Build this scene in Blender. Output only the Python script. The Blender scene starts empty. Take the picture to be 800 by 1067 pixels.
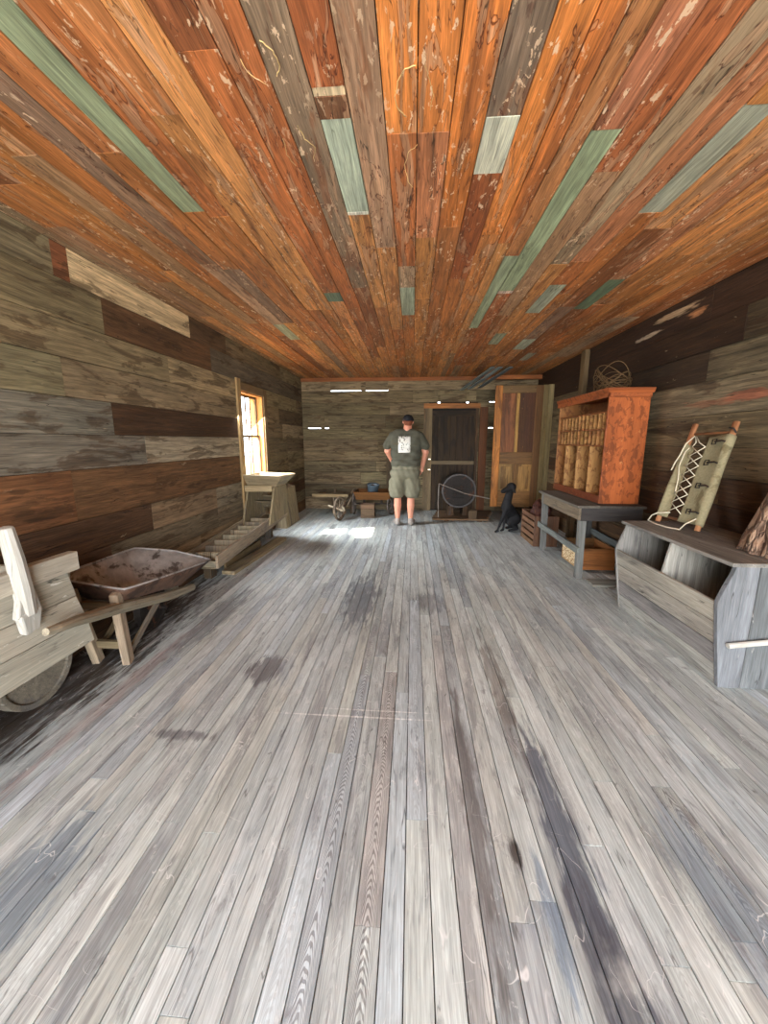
import bpy, bmesh, math, random
from mathutils import Vector, Matrix
from mathutils.bvhtree import BVHTree
R = random.Random(7)
SC = bpy.context.scene
COL = SC.collection
def C(r, g, b):
    f = lambda v: (v/255/12.92) if v/255 <= .04045 else ((v/255+.055)/1.055)**2.4
    return (f(r), f(g), f(b))

# ------------------------------------------------------------------ camera
cam = bpy.data.cameras.new('camera'); cam_o = bpy.data.objects.new('camera', cam); COL.objects.link(cam_o)
cam.sensor_fit = 'VERTICAL'; cam.sensor_height = 36.0; cam.lens = 36.0*401/1067; cam.clip_start = .02; cam.clip_end = 400
cam_o.location = (0, 0, 1.35)
cam_o.rotation_euler = (math.radians(90-10.525), 0, math.radians(4.207))
SC.camera = cam_o
# ------------------------------------------------------------------ light
W = bpy.data.worlds.new('sky'); SC.world = W; W.use_nodes = True
_nt = W.node_tree; _nt.nodes.clear()
_o = _nt.nodes.new('ShaderNodeOutputWorld'); _b = _nt.nodes.new('ShaderNodeBackground')
_tc = _nt.nodes.new('ShaderNodeTexCoord'); _sp = _nt.nodes.new('ShaderNodeSeparateXYZ'); _cr = _nt.nodes.new('ShaderNodeValToRGB')
_nt.links.new(_tc.outputs['Generated'], _sp.inputs[0]); _nt.links.new(_sp.outputs[2], _cr.inputs[0])
_cr.color_ramp.elements[0].position = 0; _cr.color_ramp.elements[0].color = (.86, .93, 1, 1)
_cr.color_ramp.elements[1].position = .8; _cr.color_ramp.elements[1].color = (.55, .74, 1, 1)
_nt.links.new(_cr.outputs[0], _b.inputs[0]); _b.inputs[1].default_value = 9.0
_nt.links.new(_b.outputs[0], _o.inputs[0])
sun = bpy.data.lights.new('sun', 'SUN'); sun.energy = 60; sun.angle = math.radians(.6); sun.color = (1, .86, .66)
sun_o = bpy.data.objects.new('sun', sun); COL.objects.link(sun_o)
sun_o.rotation_euler = Vector((-1.5, -.42, 1.68)).to_track_quat('Z', 'Y').to_euler()
def area(name, loc, direction, sx, sy, power, col, portal=False):
    l = bpy.data.lights.new(name, 'AREA'); l.shape = 'RECTANGLE'; l.size = sx; l.size_y = sy; l.energy = power; l.color = col
    o = bpy.data.objects.new(name, l); COL.objects.link(o); o.location = loc
    o.rotation_euler = Vector(direction).to_track_quat('-Z', 'Z').to_euler()
    if portal: l.cycles.is_portal = True
    return o
area('doorway_daylight', (.1, -2.95, 1.3), (0, 1, -.0), 3.8, 2.6, 560, (.95, .975, 1))
area('window_daylight', (-2.36, 5.13, 1.45), (1, .05, -1.15), .74, 1.1, 150, (.92, .96, 1)).data.spread = math.radians(130)
vs = SC.view_settings
SC.display_settings.display_device = 'sRGB'
vs.view_transform = 'Standard'; vs.look = 'None'; vs.exposure = 0.0; vs.gamma = 1; vs.use_curve_mapping = False
SC.cycles.use_denoising = True; SC.cycles.denoising_prefilter = 'ACCURATE'
SC.cycles.max_bounces = 8; SC.cycles.diffuse_bounces = 5; SC.cycles.sample_clamp_indirect = 8

# ------------------------------------------------------------------ shader helpers
class G:
    def __init__(s, name):
        s.m = bpy.data.materials.new(name); s.m.use_nodes = True; s.t = s.m.node_tree; s.t.nodes.clear()
        s.out = s.t.nodes.new('ShaderNodeOutputMaterial'); s.b = s.t.nodes.new('ShaderNodeBsdfPrincipled')
        s.t.links.new(s.b.outputs[0], s.out.inputs[0])
    def put(s, inp, v):
        if isinstance(v, bpy.types.NodeSocket): s.t.links.new(v, inp)
        else:
            if hasattr(inp.default_value, '__len__'):
                n = len(inp.default_value)
                if not hasattr(v, '__len__'): v = (v,)*n
                v = tuple(v)[:n] + (1,)*(n-len(v))
            inp.default_value = v
    def n(s, ty, **k):
        nd = s.t.nodes.new(ty)
        for a, v in k.items(): setattr(nd, a, v)
        return nd
    def math(s, op, a, b=0., c=0., clamp=False):
        nd = s.n('ShaderNodeMath', operation=op); nd.use_clamp = clamp
        s.put(nd.inputs[0], a); s.put(nd.inputs[1], b); s.put(nd.inputs[2], c); return nd.outputs[0]
    def vm(s, op, a, b=(0, 0, 0)):
        nd = s.n('ShaderNodeVectorMath', operation=op); s.put(nd.inputs[0], a); s.put(nd.inputs[1], b)
        return nd.outputs['Value'] if op in ('LENGTH', 'DOT_PRODUCT') else nd.outputs[0]
    def mix(s, f, a, b, bt='MIX'):
        nd = s.n('ShaderNodeMix', data_type='RGBA', blend_type=bt)
        s.put(nd.inputs[0], f); s.put(nd.inputs[6], a); s.put(nd.inputs[7], b); return nd.outputs[2]
    def noise(s, v, scale=1., detail=3., rough=.55, dist=0.):
        nd = s.n('ShaderNodeTexNoise'); s.put(nd.inputs['Vector'], v); s.put(nd.inputs['Scale'], scale)
        s.put(nd.inputs['Detail'], detail); s.put(nd.inputs['Roughness'], rough); s.put(nd.inputs['Distortion'], dist); return nd.outputs[0]
    def ss(s, v, a, b, lo=0., hi=1.):
        nd = s.n('ShaderNodeMapRange', interpolation_type='SMOOTHSTEP'); s.put(nd.inputs[0], v)
        s.put(nd.inputs[1], a); s.put(nd.inputs[2], b); s.put(nd.inputs[3], lo); s.put(nd.inputs[4], hi); return nd.outputs[0]
    def lin(s, v, a, b, lo, hi):
        nd = s.n('ShaderNodeMapRange'); s.put(nd.inputs[0], v); s.put(nd.inputs[1], a); s.put(nd.inputs[2], b); s.put(nd.inputs[3], lo); s.put(nd.inputs[4], hi); return nd.outputs[0]
    def attr(s, name):
        nd = s.n('ShaderNodeAttribute'); nd.attribute_name = name; return nd
    def bump(s, h, strength=.3, dist=.01):
        nd = s.n('ShaderNodeBump'); s.put(nd.inputs['Strength'], strength); s.put(nd.inputs['Distance'], dist); s.put(nd.inputs['Height'], h)
        s.t.links.new(nd.outputs[0], s.b.inputs['Normal'])
    def thin(s, v, w):   # 1 on the thin contour where a noise crosses 0.5
        d = s.math('ABSOLUTE', s.math('SUBTRACT', v, .5)); return s.ss(d, 0., w, 1., 0.)

def wood(name, streak=.5, fine=.35, stain=None, stain_t=.56, stain_a=.6, stain_scale=(1.2, 7, 7),
         fleck=None, fleck_t=.66, fleck_a=.8, fleck_scale=(9, 26, 26), edge=None, edge_w=.012, edge_a=.8,
         crack=.7, rings=0., rough=.75, bump=.35, blobs=(), scratch=0., nails=0., edge_scale=None, spec=.3, peel=None, clean=False, grime=(), gain=1.):
    g = G(name); gc = g.attr('gc').outputs['Vector']; pc = g.attr('pc'); col = pc.outputs['Color']
    pos = g.n('ShaderNodeNewGeometry').outputs['Position']
    warp = g.noise(g.vm('MULTIPLY', gc, (2.2, 9, 9)), 1, 2)
    gv = g.vm('ADD', gc, g.vm('MULTIPLY', g.vm('SUBTRACT', warp, (.5, .5, .5)), (0, .03, .03)))
    n1 = g.noise(g.vm('MULTIPLY', gv, (1.6, 34, 34)), 1, 5, .65)
    n2 = g.noise(g.vm('MULTIPLY', gv, (7, 210, 210)), 1, 3, .6)
    n3 = g.noise(g.vm('MULTIPLY', gc, (1.1, 5, 5)), 1, 3, .6)
    k = g.math('MULTIPLY', g.lin(n1, .28, .72, 1-streak, 1+streak*.75), g.lin(n2, .25, .75, 1-fine, 1+fine*.8))
    n5 = g.noise(g.vm('MULTIPLY', gv, (3.5, 80, 80)), 1, 4, .7)
    k = g.math('MULTIPLY', k, g.lin(n3, .3, .7, .78*gain, 1.22*gain)); k = g.math('MULTIPLY', k, g.lin(n5, .3, .7, 1-streak*.45, 1+streak*.4))
    c = g.vm('MULTIPLY', col, g.n('ShaderNodeCombineXYZ').outputs[0])
    cx = g.n('ShaderNodeCombineXYZ'); [g.put(cx.inputs[i], k) for i in range(3)]
    c = g.vm('MULTIPLY', col, cx.outputs[0])
    inv = g.math('SUBTRACT', 1., pc.outputs['Alpha']) if clean else 1.
    if stain:
        ns = g.noise(g.vm('MULTIPLY', g.vm('ADD', gv, (3.1, .7, 1.3)), stain_scale), 1, 5, .62, .6)
        sf = g.math('MULTIPLY', g.math('MULTIPLY', g.ss(ns, stain_t, stain_t+.07), stain_a), inv)
        sc = g.vm('MULTIPLY', stain, cx.outputs[0]); c = g.mix(sf, c, sc)
    if edge:
        ne = g.noise(g.vm('MULTIPLY', g.vm('ADD', gv, (5.1, 1.7, 2.3)), edge_scale or (2.6, 17, 17)), 1, 4, .6, 1.2)
        if peel: c = g.mix(g.math('MULTIPLY', g.math('MULTIPLY', g.ss(ne, .575, .60), .6), inv), c, g.vm('MULTIPLY', peel, cx.outputs[0]))
        e1 = g.thin(g.math('SUBTRACT', ne, .075), edge_w)
        ne2 = g.noise(g.vm('MULTIPLY', g.vm('ADD', gv, (1.1, 7.7, 5.3)), (5, 42, 42)), 1, 4, .6, .8)
        e2 = g.math('MULTIPLY', g.ss(ne2, .6, .66), .6)
        c = g.mix(g.math('MULTIPLY', g.math('MULTIPLY', g.math('MAXIMUM', e1, e2), edge_a), inv), c, g.vm('MULTIPLY', edge, cx.outputs[0]))
    h = n1
    if fleck:
        nf = g.noise(g.vm('MULTIPLY', g.vm('ADD', gc, (7.1, 2.7, 4.3)), fleck_scale), 1, 4, .65, .4)
        gate = g.ss(g.noise(g.vm('MULTIPLY', gc, (1.3, 4, 4)), 1, 2), .42, .6)
        ff = g.math('MULTIPLY', g.math('MULTIPLY', g.ss(nf, fleck_t, fleck_t+.03), fleck_a), g.math('MULTIPLY', gate, inv)); c = g.mix(ff, c, fleck)
        h = g.math('ADD', h, g.math('MULTIPLY', ff, .5))
    if rings:
        sx = g.n('ShaderNodeSeparateXYZ'); g.t.links.new(gc, sx.inputs[0])
        v2 = g.math('MULTIPLY', sx.outputs[1], sx.outputs[1])
        wob = g.math('MULTIPLY', g.noise(g.vm('MULTIPLY', gc, (4, 26, 26)), 1, 3), 5.5)
        slow = g.math('MULTIPLY', g.noise(g.vm('MULTIPLY', gc, (1.1, 0, .7)), 1, 1), 14)
        ph = g.math('ADD', g.math('ADD', g.math('MULTIPLY', sx.outputs[0], 38.), g.math('MULTIPLY', v2, 8000.)), g.math('ADD', wob, slow))
        rg = g.math('SINE', g.math('MULTIPLY', ph, 6.2832))
        rm = g.math('MULTIPLY', g.ss(rg, -.25, .5), g.math('MULTIPLY', pc.outputs['Alpha'], rings))
        c = g.mix(rm, c, g.vm('MULTIPLY', c, (.36, .33, .33)))
        h = g.math('SUBTRACT', h, g.math('MULTIPLY', rm, .5))
    if crack:
        nc = g.noise(g.vm('MULTIPLY', gv, (.9, 13, 13)), 1, 3, .5)
        gate = g.ss(g.noise(g.vm('MULTIPLY', gc, (2.1, 9, 9)), 1, 2), .45, .6)
        cr = g.math('MULTIPLY', g.math('MULTIPLY', g.thin(nc, .006), crack), gate)
        c = g.mix(cr, c, (.012, .009, .006)); h = g.math('SUBTRACT', h, g.math('MULTIPLY', cr, .8))
    if nails:
        vo = g.n('ShaderNodeTexVoronoi'); g.put(vo.inputs['Vector'], g.vm('MULTIPLY', gc, (1, 1.6, 1.6))); g.put(vo.inputs['Scale'], 4.5)
        c = g.mix(g.ss(vo.outputs['Distance'], .018, .034, nails, 0), c, (.02, .013, .01))
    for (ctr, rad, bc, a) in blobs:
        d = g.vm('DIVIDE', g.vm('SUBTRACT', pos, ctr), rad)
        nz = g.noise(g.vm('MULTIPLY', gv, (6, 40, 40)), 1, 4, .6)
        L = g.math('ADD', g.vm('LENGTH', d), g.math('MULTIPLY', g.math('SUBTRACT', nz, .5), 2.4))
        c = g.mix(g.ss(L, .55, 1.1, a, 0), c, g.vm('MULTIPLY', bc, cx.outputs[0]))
    for (gs, gt_, gcol, ga) in grime:
        nz = g.noise(g.vm('MULTIPLY', pos, gs), 1, 6, .68, .5)
        c = g.mix(g.math('MULTIPLY', g.ss(nz, gt_, gt_+.12), ga), c, g.vm('MULTIPLY', gcol, cx.outputs[0]))
    if scratch:
        ns1 = g.thin(g.noise(g.vm('MULTIPLY', pos, (1.7, 2.4, 0)), 1, 3, .45, 1.5), .0016)
        ns2 = g.thin(g.noise(g.vm('MULTIPLY', g.vm('ADD', pos, (9, 3, 0)), (9, 3, 0)), 1, 2, .4, .5), .004)
        gt = g.ss(g.noise(g.vm('MULTIPLY', pos, (7, 7, 0)), 1, 2), .52, .6)
        c = g.mix(g.math('MULTIPLY', g.math('MULTIPLY', g.math('MAXIMUM', ns1, ns2), gt), scratch), c, (.72, .72, .7))
    g.put(g.b.inputs['Base Color'], c); g.put(g.b.inputs['Roughness'], g.lin(n1, .3, .7, rough-.08, min(1, rough+.12)))
    g.put(g.b.inputs['Specular IOR Level'], spec)
    g.bump(h, bump, .006)
    return g.m

def plain(name, col, rough=.6, metal=0., var=.25, scale=20, bump=.15, stain=None, stain_t=.55, stain_scale=6, spec=.4, stretch=(1, 1, 1)):
    g = G(name); tc = g.n('ShaderNodeTexCoord').outputs['Object']
    n = g.noise(g.vm('MULTIPLY', tc, stretch), scale, 5, .6); k = g.lin(n, .3, .7, 1-var, 1+var)
    cx = g.n('ShaderNodeCombineXYZ'); [g.put(cx.inputs[i], k) for i in range(3)]
    c = g.vm('MULTIPLY', col, cx.outputs[0])
    if stain:
        s2 = g.noise(g.vm('ADD', tc, (3, 5, 7)), stain_scale, 5, .65, .5); c = g.mix(g.ss(s2, stain_t, stain_t+.08), c, g.vm('MULTIPLY', stain, cx.outputs[0]))
    g.put(g.b.inputs['Base Color'], c); g.put(g.b.inputs['Roughness'], rough); g.put(g.b.inputs['Metallic'], metal)
    g.put(g.b.inputs['Specular IOR Level'], spec); g.bump(n, bump, .01)
    return g.m

# ------------------------------------------------------------------ mesh helpers
class MB:
    def __init__(s):
        s.bm = bmesh.new(); s.gc = s.bm.verts.layers.float_vector.new('gc'); s.pc = s.bm.verts.layers.float_color.new('pc')
        s.smooth = False
    def add(s, cos, faces, gcs, col, a=0.):
        vs = []
        for co, q in zip(cos, gcs):
            v = s.bm.verts.new(co); v[s.gc] = q; v[s.pc] = (*col, a); vs.append(v)
        for f in faces:
            try: s.bm.faces.new([vs[i] for i in f])
            except ValueError: pass
        return vs
    def plank(s, p0, p1, w, t, n, col, w1=None, a=0., n_seg=1, wob=0., t1=None):
        p0 = Vector(p0); p1 = Vector(p1); u = (p1-p0); L = u.length; u.normalize(); n = Vector(n); n = (n-u*n.dot(u)).normalized(); v = n.cross(u)
        w1 = w if w1 is None else w1; t1 = t if t1 is None else t1; off = R.uniform(0, 50); cos = []; gcs = []
        for i in range(n_seg+1):
            f = i/n_seg; ww = w+(w1-w)*f; tt = t+(t1-t)*f; p = p0+u*L*f
            if 0 < i < n_seg: p = p+v*R.uniform(-wob, wob)+n*R.uniform(-wob, wob)*.5
            for a_, b_ in ((-.5, -.5), (.5, -.5), (.5, .5), (-.5, .5)):
                cos.append(p+v*ww*a_+n*tt*b_); gcs.append((L*f+off, ww*a_, tt*b_+off*1.7))
        fs = [(3, 2, 1, 0)]; m = n_seg*4
        fs.append((m, m+1, m+2, m+3))
        for i in range(n_seg):
            for k in range(4): q = i*4; fs.append((q+k, q+(k+1) % 4, q+4+(k+1) % 4, q+4+k))
        s.add(cos, fs, gcs, col, a); return s
    def box(s, lo, hi, col, a=0.):   # axis aligned; grain along the longest side
        lo = Vector(lo); hi = Vector(hi); d = hi-lo; c = (lo+hi)/2; ax = sorted(range(3), key=lambda i: -d[i])
        p0 = c.copy(); p1 = c.copy(); p0[ax[0]] = lo[ax[0]]; p1[ax[0]] = hi[ax[0]]; n = Vector((0, 0, 0)); n[ax[2]] = 1
        return s.plank(p0, p1, d[ax[1]], d[ax[2]], n, col, a=a)
    def prism(s, pts, ext, col, up=None):  # polygon (3d points, planar) extruded by vector; grain along up
        pts = [Vector(p) for p in pts]; ext = Vector(ext); N = len(pts); u = Vector(up or (0, 0, 1)).normalized(); w = ext.normalized(); v = w.cross(u)
        o = sum(pts, Vector())/N; off = R.uniform(0, 50); cos = pts+[p+ext for p in pts]
        gcs = [((q-o).dot(u)+off, (q-o).dot(v), (q-o).dot(w)+off) for q in cos]
        fs = [tuple(range(N))[::-1], tuple(range(N, 2*N))]+[(i, (i+1) % N, N+(i+1) % N, N+i) for i in range(N)]
        s.add(cos, fs, gcs, col); return s
    def tube(s, pts, r, col=(1, 1, 1), sides=8, cap=True, flat=1., closed=False):
        pts = [Vector(p) for p in pts]; N = len(pts); rr = r if hasattr(r, '__len__') else [r]*N; off = R.uniform(0, 50)
        cos = []; gcs = []; L = 0; ref = None
        for i, p in enumerate(pts):
            a = pts[(i-1) % N] if closed else pts[max(i-1, 0)]; b = pts[(i+1) % N] if closed else pts[min(i+1, N-1)]
            t = (b-a).normalized()
            if ref is None: ref = Vector((0, 0, 1)) if abs(t.z) < .8 else Vector((1, 0, 0))
            x = (ref-t*ref.dot(t)).normalized(); ref = x; y = t.cross(x)
            if i: L += (p-pts[i-1]).length
            for k in range(sides):
                th = 2*math.pi*k/sides; cos.append(p+(x*math.cos(th)*flat+y*math.sin(th))*rr[i]); gcs.append((L+off, rr[i]*math.cos(th), rr[i]*math.sin(th)+off))
        fs = []
        for i in range(N if closed else N-1):
            for k in range(sides):
                j = (i+1) % N; fs.append((i*sides+k, i*sides+(k+1) % sides, j*sides+(k+1) % sides, j*sides+k))
        if cap and not closed: fs += [tuple(range(sides))[::-1], tuple(range((N-1)*sides, N*sides))]
        s.add(cos, fs, gcs, col); return s
    def lathe(s, prof, c, axis, col=(1, 1, 1), n=24, jit=0.):  # prof: (radius, along)
        c = Vector(c); ax = Vector(axis).normalized(); x = ax.orthogonal().normalized(); y = ax.cross(x); cos = []; gcs = []; fs = []
        for r, h in prof:
            for k in range(n):
                th = 2*math.pi*k/n; r2 = r*(1+jit*R.uniform(-1, 1)); cos.append(c+ax*h+(x*math.cos(th)+y*math.sin(th))*r2); gcs.append((h, r*math.cos(th), r*math.sin(th)))
        for i in range(len(prof)-1):
            for k in range(n): fs.append((i*n+k, i*n+(k+1) % n, (i+1)*n+(k+1) % n, (i+1)*n+k))
        s.add(cos, fs, gcs, col); return s
    def grid(s, f, nu, nv, th, col, flip=False, closed=True):  # sheet with thickness; f(u,v)->Vector
        P = [[Vector(f(i/nu, j/nv)) for j in range(nv+1)] for i in range(nu+1)]
        def nrm(i, j):
            a = P[min(i+1, nu)][j]-P[max(i-1, 0)][j]; b = P[i][min(j+1, nv)]-P[i][max(j-1, 0)]; q = a.cross(b); return q.normalized() if q.length else Vector((0, 0, 1))
        cos = []; gcs = []; K = (nu+1)*(nv+1)
        for sd in (0, 1):
            for i in range(nu+1):
                for j in range(nv+1): cos.append(P[i][j]+nrm(i, j)*th*sd); gcs.append((i/nu, j/nv, sd*.01))
        I = lambda i, j, sd: sd*K+i*(nv+1)+j; fs = []
        for i in range(nu):
            for j in range(nv):
                fs.append((I(i, j, 0), I(i, j+1, 0), I(i+1, j+1, 0), I(i+1, j, 0))); fs.append((I(i, j, 1), I(i+1, j, 1), I(i+1, j+1, 1), I(i, j+1, 1)))
        for i in range(nu): fs.append((I(i, 0, 0), I(i+1, 0, 0), I(i+1, 0, 1), I(i, 0, 1))); fs.append((I(i, nv, 1), I(i+1, nv, 1), I(i+1, nv, 0), I(i, nv, 0)))
        for j in range(nv): fs.append((I(0, j, 1), I(0, j+1, 1), I(0, j+1, 0), I(0, j, 0))); fs.append((I(nu, j, 0), I(nu, j+1, 0), I(nu, j+1, 1), I(nu, j, 1)))
        s.add(cos, fs, gcs, col); return s
def obj(name, mb, m, parent=None, bevel=0., smooth=False, label=None):
    bmesh.ops.recalc_face_normals(mb.bm, faces=mb.bm.faces[:])
    me = bpy.data.meshes.new(name); mb.bm.to_mesh(me); mb.bm.free(); me.materials.append(m)
    o = bpy.data.objects.new(name, me); COL.objects.link(o)
    if smooth:
        for p in me.polygons: p.use_smooth = True
    if bevel:
        b = o.modifiers.new('bevel', 'BEVEL'); b.width = bevel; b.segments = 2; b.limit_method = 'ANGLE'; b.angle_limit = math.radians(40); b.use_clamp_overlap = True
    if parent is not None:
        o.parent = parent
        if parent.type == 'EMPTY': o.location = -parent.location
    if label: o['label'] = label
    return o
def thing(name, label, cat, loc, group=None):
    o = bpy.data.objects.new(name, None); COL.objects.link(o); o.location = loc; o.empty_display_size = .1
    o['label'] = label; o['category'] = cat
    if group: o['group'] = group
    return o
def tag(o, label, cat, group=None):
    o['label'] = label; o['category'] = cat
    if group: o['group'] = group
    return o
def struct(name, mb, m, parent=None, bevel=0., label=None):
    o = obj(name, mb, m, parent, bevel)
    o['kind'] = 'structure'
    if label: o['label'] = label
    return o
def blob(name, caps, m, parent=None, voxel=.012, it=4, label=None, shape=None):
    bm = bmesh.new()
    for cp in caps:
        p0, p1, r0, r1 = cp[:4]; sq = cp[4] if len(cp) > 4 else (1, 1, 1)
        b2 = bmesh.new()
        for p, r in ((p0, r0), (p1, r1)):
            bmesh.ops.create_icosphere(b2, subdivisions=3, radius=1, matrix=Matrix.Translation(Vector(p)) @ Matrix.Diagonal((r*sq[0], r*sq[1], r*sq[2], 1)))
        q = bmesh.ops.convex_hull(b2, input=b2.verts[:])
        bmesh.ops.delete(b2, geom=list({v for v in q['geom_interior'] if isinstance(v, bmesh.types.BMVert)}), context='VERTS')
        t = bpy.data.meshes.new('t'); b2.to_mesh(t); b2.free(); bm.from_mesh(t); bpy.data.meshes.remove(t)
    me = bpy.data.meshes.new(name); bm.to_mesh(me); bm.free()
    tmp = bpy.data.objects.new('tmp', me); COL.objects.link(tmp)
    r_ = tmp.modifiers.new('r', 'REMESH'); r_.mode = 'VOXEL'; r_.voxel_size = voxel
    s_ = tmp.modifiers.new('s', 'SMOOTH'); s_.iterations = it; s_.factor = .5
    dg = bpy.context.evaluated_depsgraph_get(); me2 = bpy.data.meshes.new_from_object(tmp.evaluated_get(dg)); me2.name = name
    bpy.data.objects.remove(tmp); bpy.data.meshes.remove(me)
    if shape:
        for v in me2.vertices: v.co = shape(v.co)
    for p in me2.polygons: p.use_smooth = True
    me2.materials.clear(); me2.materials.append(m)
    o = bpy.data.objects.new(name, me2); COL.objects.link(o)
    if parent is not None:
        o.parent = parent
        if parent.type == 'EMPTY': o.location = -parent.location
    if label: o['label'] = label
    return o

def jit(c, a=.12, h=.05):
    k = 1+R.uniform(-a, a); return tuple(max(0, v*k*(1+R.uniform(-h, h))) for v in c)

# ------------------------------------------------------------------ wood materials of the shell
XL, XR, YF, YB, ZC = -2.13, 2.26, -2.4, 7.5, 2.51
M_ceil = wood('ceiling_wood', gain=.95, streak=.5, fine=.36, stain=C(140, 84, 50), stain_t=.55, stain_a=.6, stain_scale=(1.3, 8, 8), clean=True,
              fleck=C(236, 204, 168), fleck_t=.60, fleck_a=.8, fleck_scale=(14, 34, 34), edge=C(84, 34, 18), edge_w=.011, edge_a=.85, edge_scale=(1.7, 11, 11), peel=C(188, 146, 112), rough=.6, crack=.8, bump=.45, nails=.6, spec=.35)
M_wall = wood('wall_wood', gain=.95, streak=.5, fine=.42, stain=C(70, 50, 30), stain_t=.53, stain_a=.6, stain_scale=(2.2, 9, 9), fleck=C(178, 160, 130), fleck_t=.68,
              fleck_a=.4, fleck_scale=(8, 22, 22), crack=.9, rough=.8, bump=.6, nails=.7)
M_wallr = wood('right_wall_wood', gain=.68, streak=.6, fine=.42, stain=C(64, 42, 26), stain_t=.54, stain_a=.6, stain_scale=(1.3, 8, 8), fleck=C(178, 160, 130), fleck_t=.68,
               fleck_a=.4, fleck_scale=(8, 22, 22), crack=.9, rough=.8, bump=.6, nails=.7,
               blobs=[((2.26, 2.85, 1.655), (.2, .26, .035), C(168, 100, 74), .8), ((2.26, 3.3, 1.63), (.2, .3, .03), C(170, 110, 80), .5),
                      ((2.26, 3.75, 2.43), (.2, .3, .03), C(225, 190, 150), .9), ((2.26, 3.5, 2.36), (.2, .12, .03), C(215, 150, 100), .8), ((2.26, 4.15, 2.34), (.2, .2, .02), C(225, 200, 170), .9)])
M_floor = wood('floor_wood', gain=1.03, streak=.2, fine=.32, stain=C(122, 122, 124), stain_t=.54, stain_a=.5, stain_scale=(1.2, 9, 9), fleck=C(214, 216, 214), fleck_t=.6,
               fleck_a=.4, fleck_scale=(14, 40, 40), crack=.6, rings=.75, rough=.48, bump=.25, scratch=.8, spec=.4,
               grime=[((7, 1.4, 0), .55, C(136, 136, 138), .45), ((3.2, .8, 0), .56, C(138, 146, 156), .5), ((16, 5, 0), .58, C(98, 94, 96), .55), ((46, 9, 0), .6, C(92, 90, 92), .5), ((60, 40, 0), .64, C(222, 222, 218), .5), ((2.0, .9, 3), .56, C(206, 206, 200), .45)],
               blobs=[((-.42, 3.15, 0), (.16, .6, .2), C(92, 96, 104), .75), ((-.86, 2.04, 0), (.12, .16, .2), C(84, 78, 80), .8), ((.54, 1.15, 0), (.06, .6, .2), C(88, 94, 106), .9), ((.49, 2.0, 0), (.05, .6, .2), C(112, 104, 98), .7),
                      ((.53, .75, 0), (.07, .3, .2), C(82, 84, 92), .8), ((.24, 1.3, 0), (.035, .65, .2), C(104, 100, 98), .8), ((.36, 1.08, 0), (.02, .05, .2), C(60, 50, 44), .9),
                      ((-1.58, 1.9, 0), (.05, .9, .2), C(158, 132, 126), .5), ((-1.17, .85, 0), (.12, .3, .2), C(110, 124, 136), .7), ((-1.05, 1.5, 0), (.16, .035, .2), C(92, 90, 94), .7),
                      ((.95, 1.0, 0), (.1, .3, .2), C(120, 134, 146), .6), ((-1.5, 2.7, 0), (.12, .6, .2), C(84, 84, 86), .6), ((.42, .92, 0), (.03, .18, .2), C(96, 116, 138), .6),
                      ((-2.0, 1.9, 0), (.34, 1.7, .2), C(54, 42, 32), .95), ((-.3, 1.68, 0), (.42, .006, .2), C(222, 222, 218), .8), ((-.15, 1.73, 0), (.25, .005, .2), C(222, 222, 218), .7), ((.16, 3.1, 0), (.16, .22, .2), C(96, 98, 102), .55)])  # long dark brown blob by the left wall paints the shade beneath the barrows
# ------------------------------------------------------------------ ceiling
def rows(mb, a0, a1, specials, emit, pal, lmin, lmax):
    """fill a1..a0 with boards, honouring (start,end,colour) specials"""
    y = a0; sp = sorted(specials)
    while y < a1-.01:
        nxt = [q for q in sp if q[0] >= y-.01]
        if nxt and abs(nxt[0][0]-y) < .02: e = nxt[0][1]; c = nxt[0][2]
        else:
            e = min(y+R.uniform(lmin, lmax), a1); c = pal()
            if nxt and e > nxt[0][0]-.25: e = nxt[0][0]
            elif a1-e < .3: e = a1
        emit(y, min(e, a1), c); y = e
mb = MB()
OR = [C(206, 138, 80), C(192, 120, 66), C(212, 146, 88), C(182, 110, 62), C(198, 130, 74)]
OX = [C(172, 130, 96), C(150, 92, 56), C(172, 142, 112), C(186, 124, 84), C(150, 120, 96)]
GREEN = C(150, 162, 132); GREY = C(196, 200, 178)
def cpal():
    q = R.random()
    if q < .76: return jit(R.choice(OR))
    return jit(R.choice(OX))
seams = [-2.13, -2.04, -1.92, -1.8, -1.68, -1.56, -1.44, -1.32, -1.2, -1.085, -.97, -.85, -.73, -.6, -.48, -.355, -.24, -.118, 0, .125, .25, .375, .49, .57, .66, .775, .9, 1.02, 1.15, 1.27, 1.42, 1.54, 1.65, 1.78, 1.9, 2.02, 2.14, 2.26]
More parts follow.
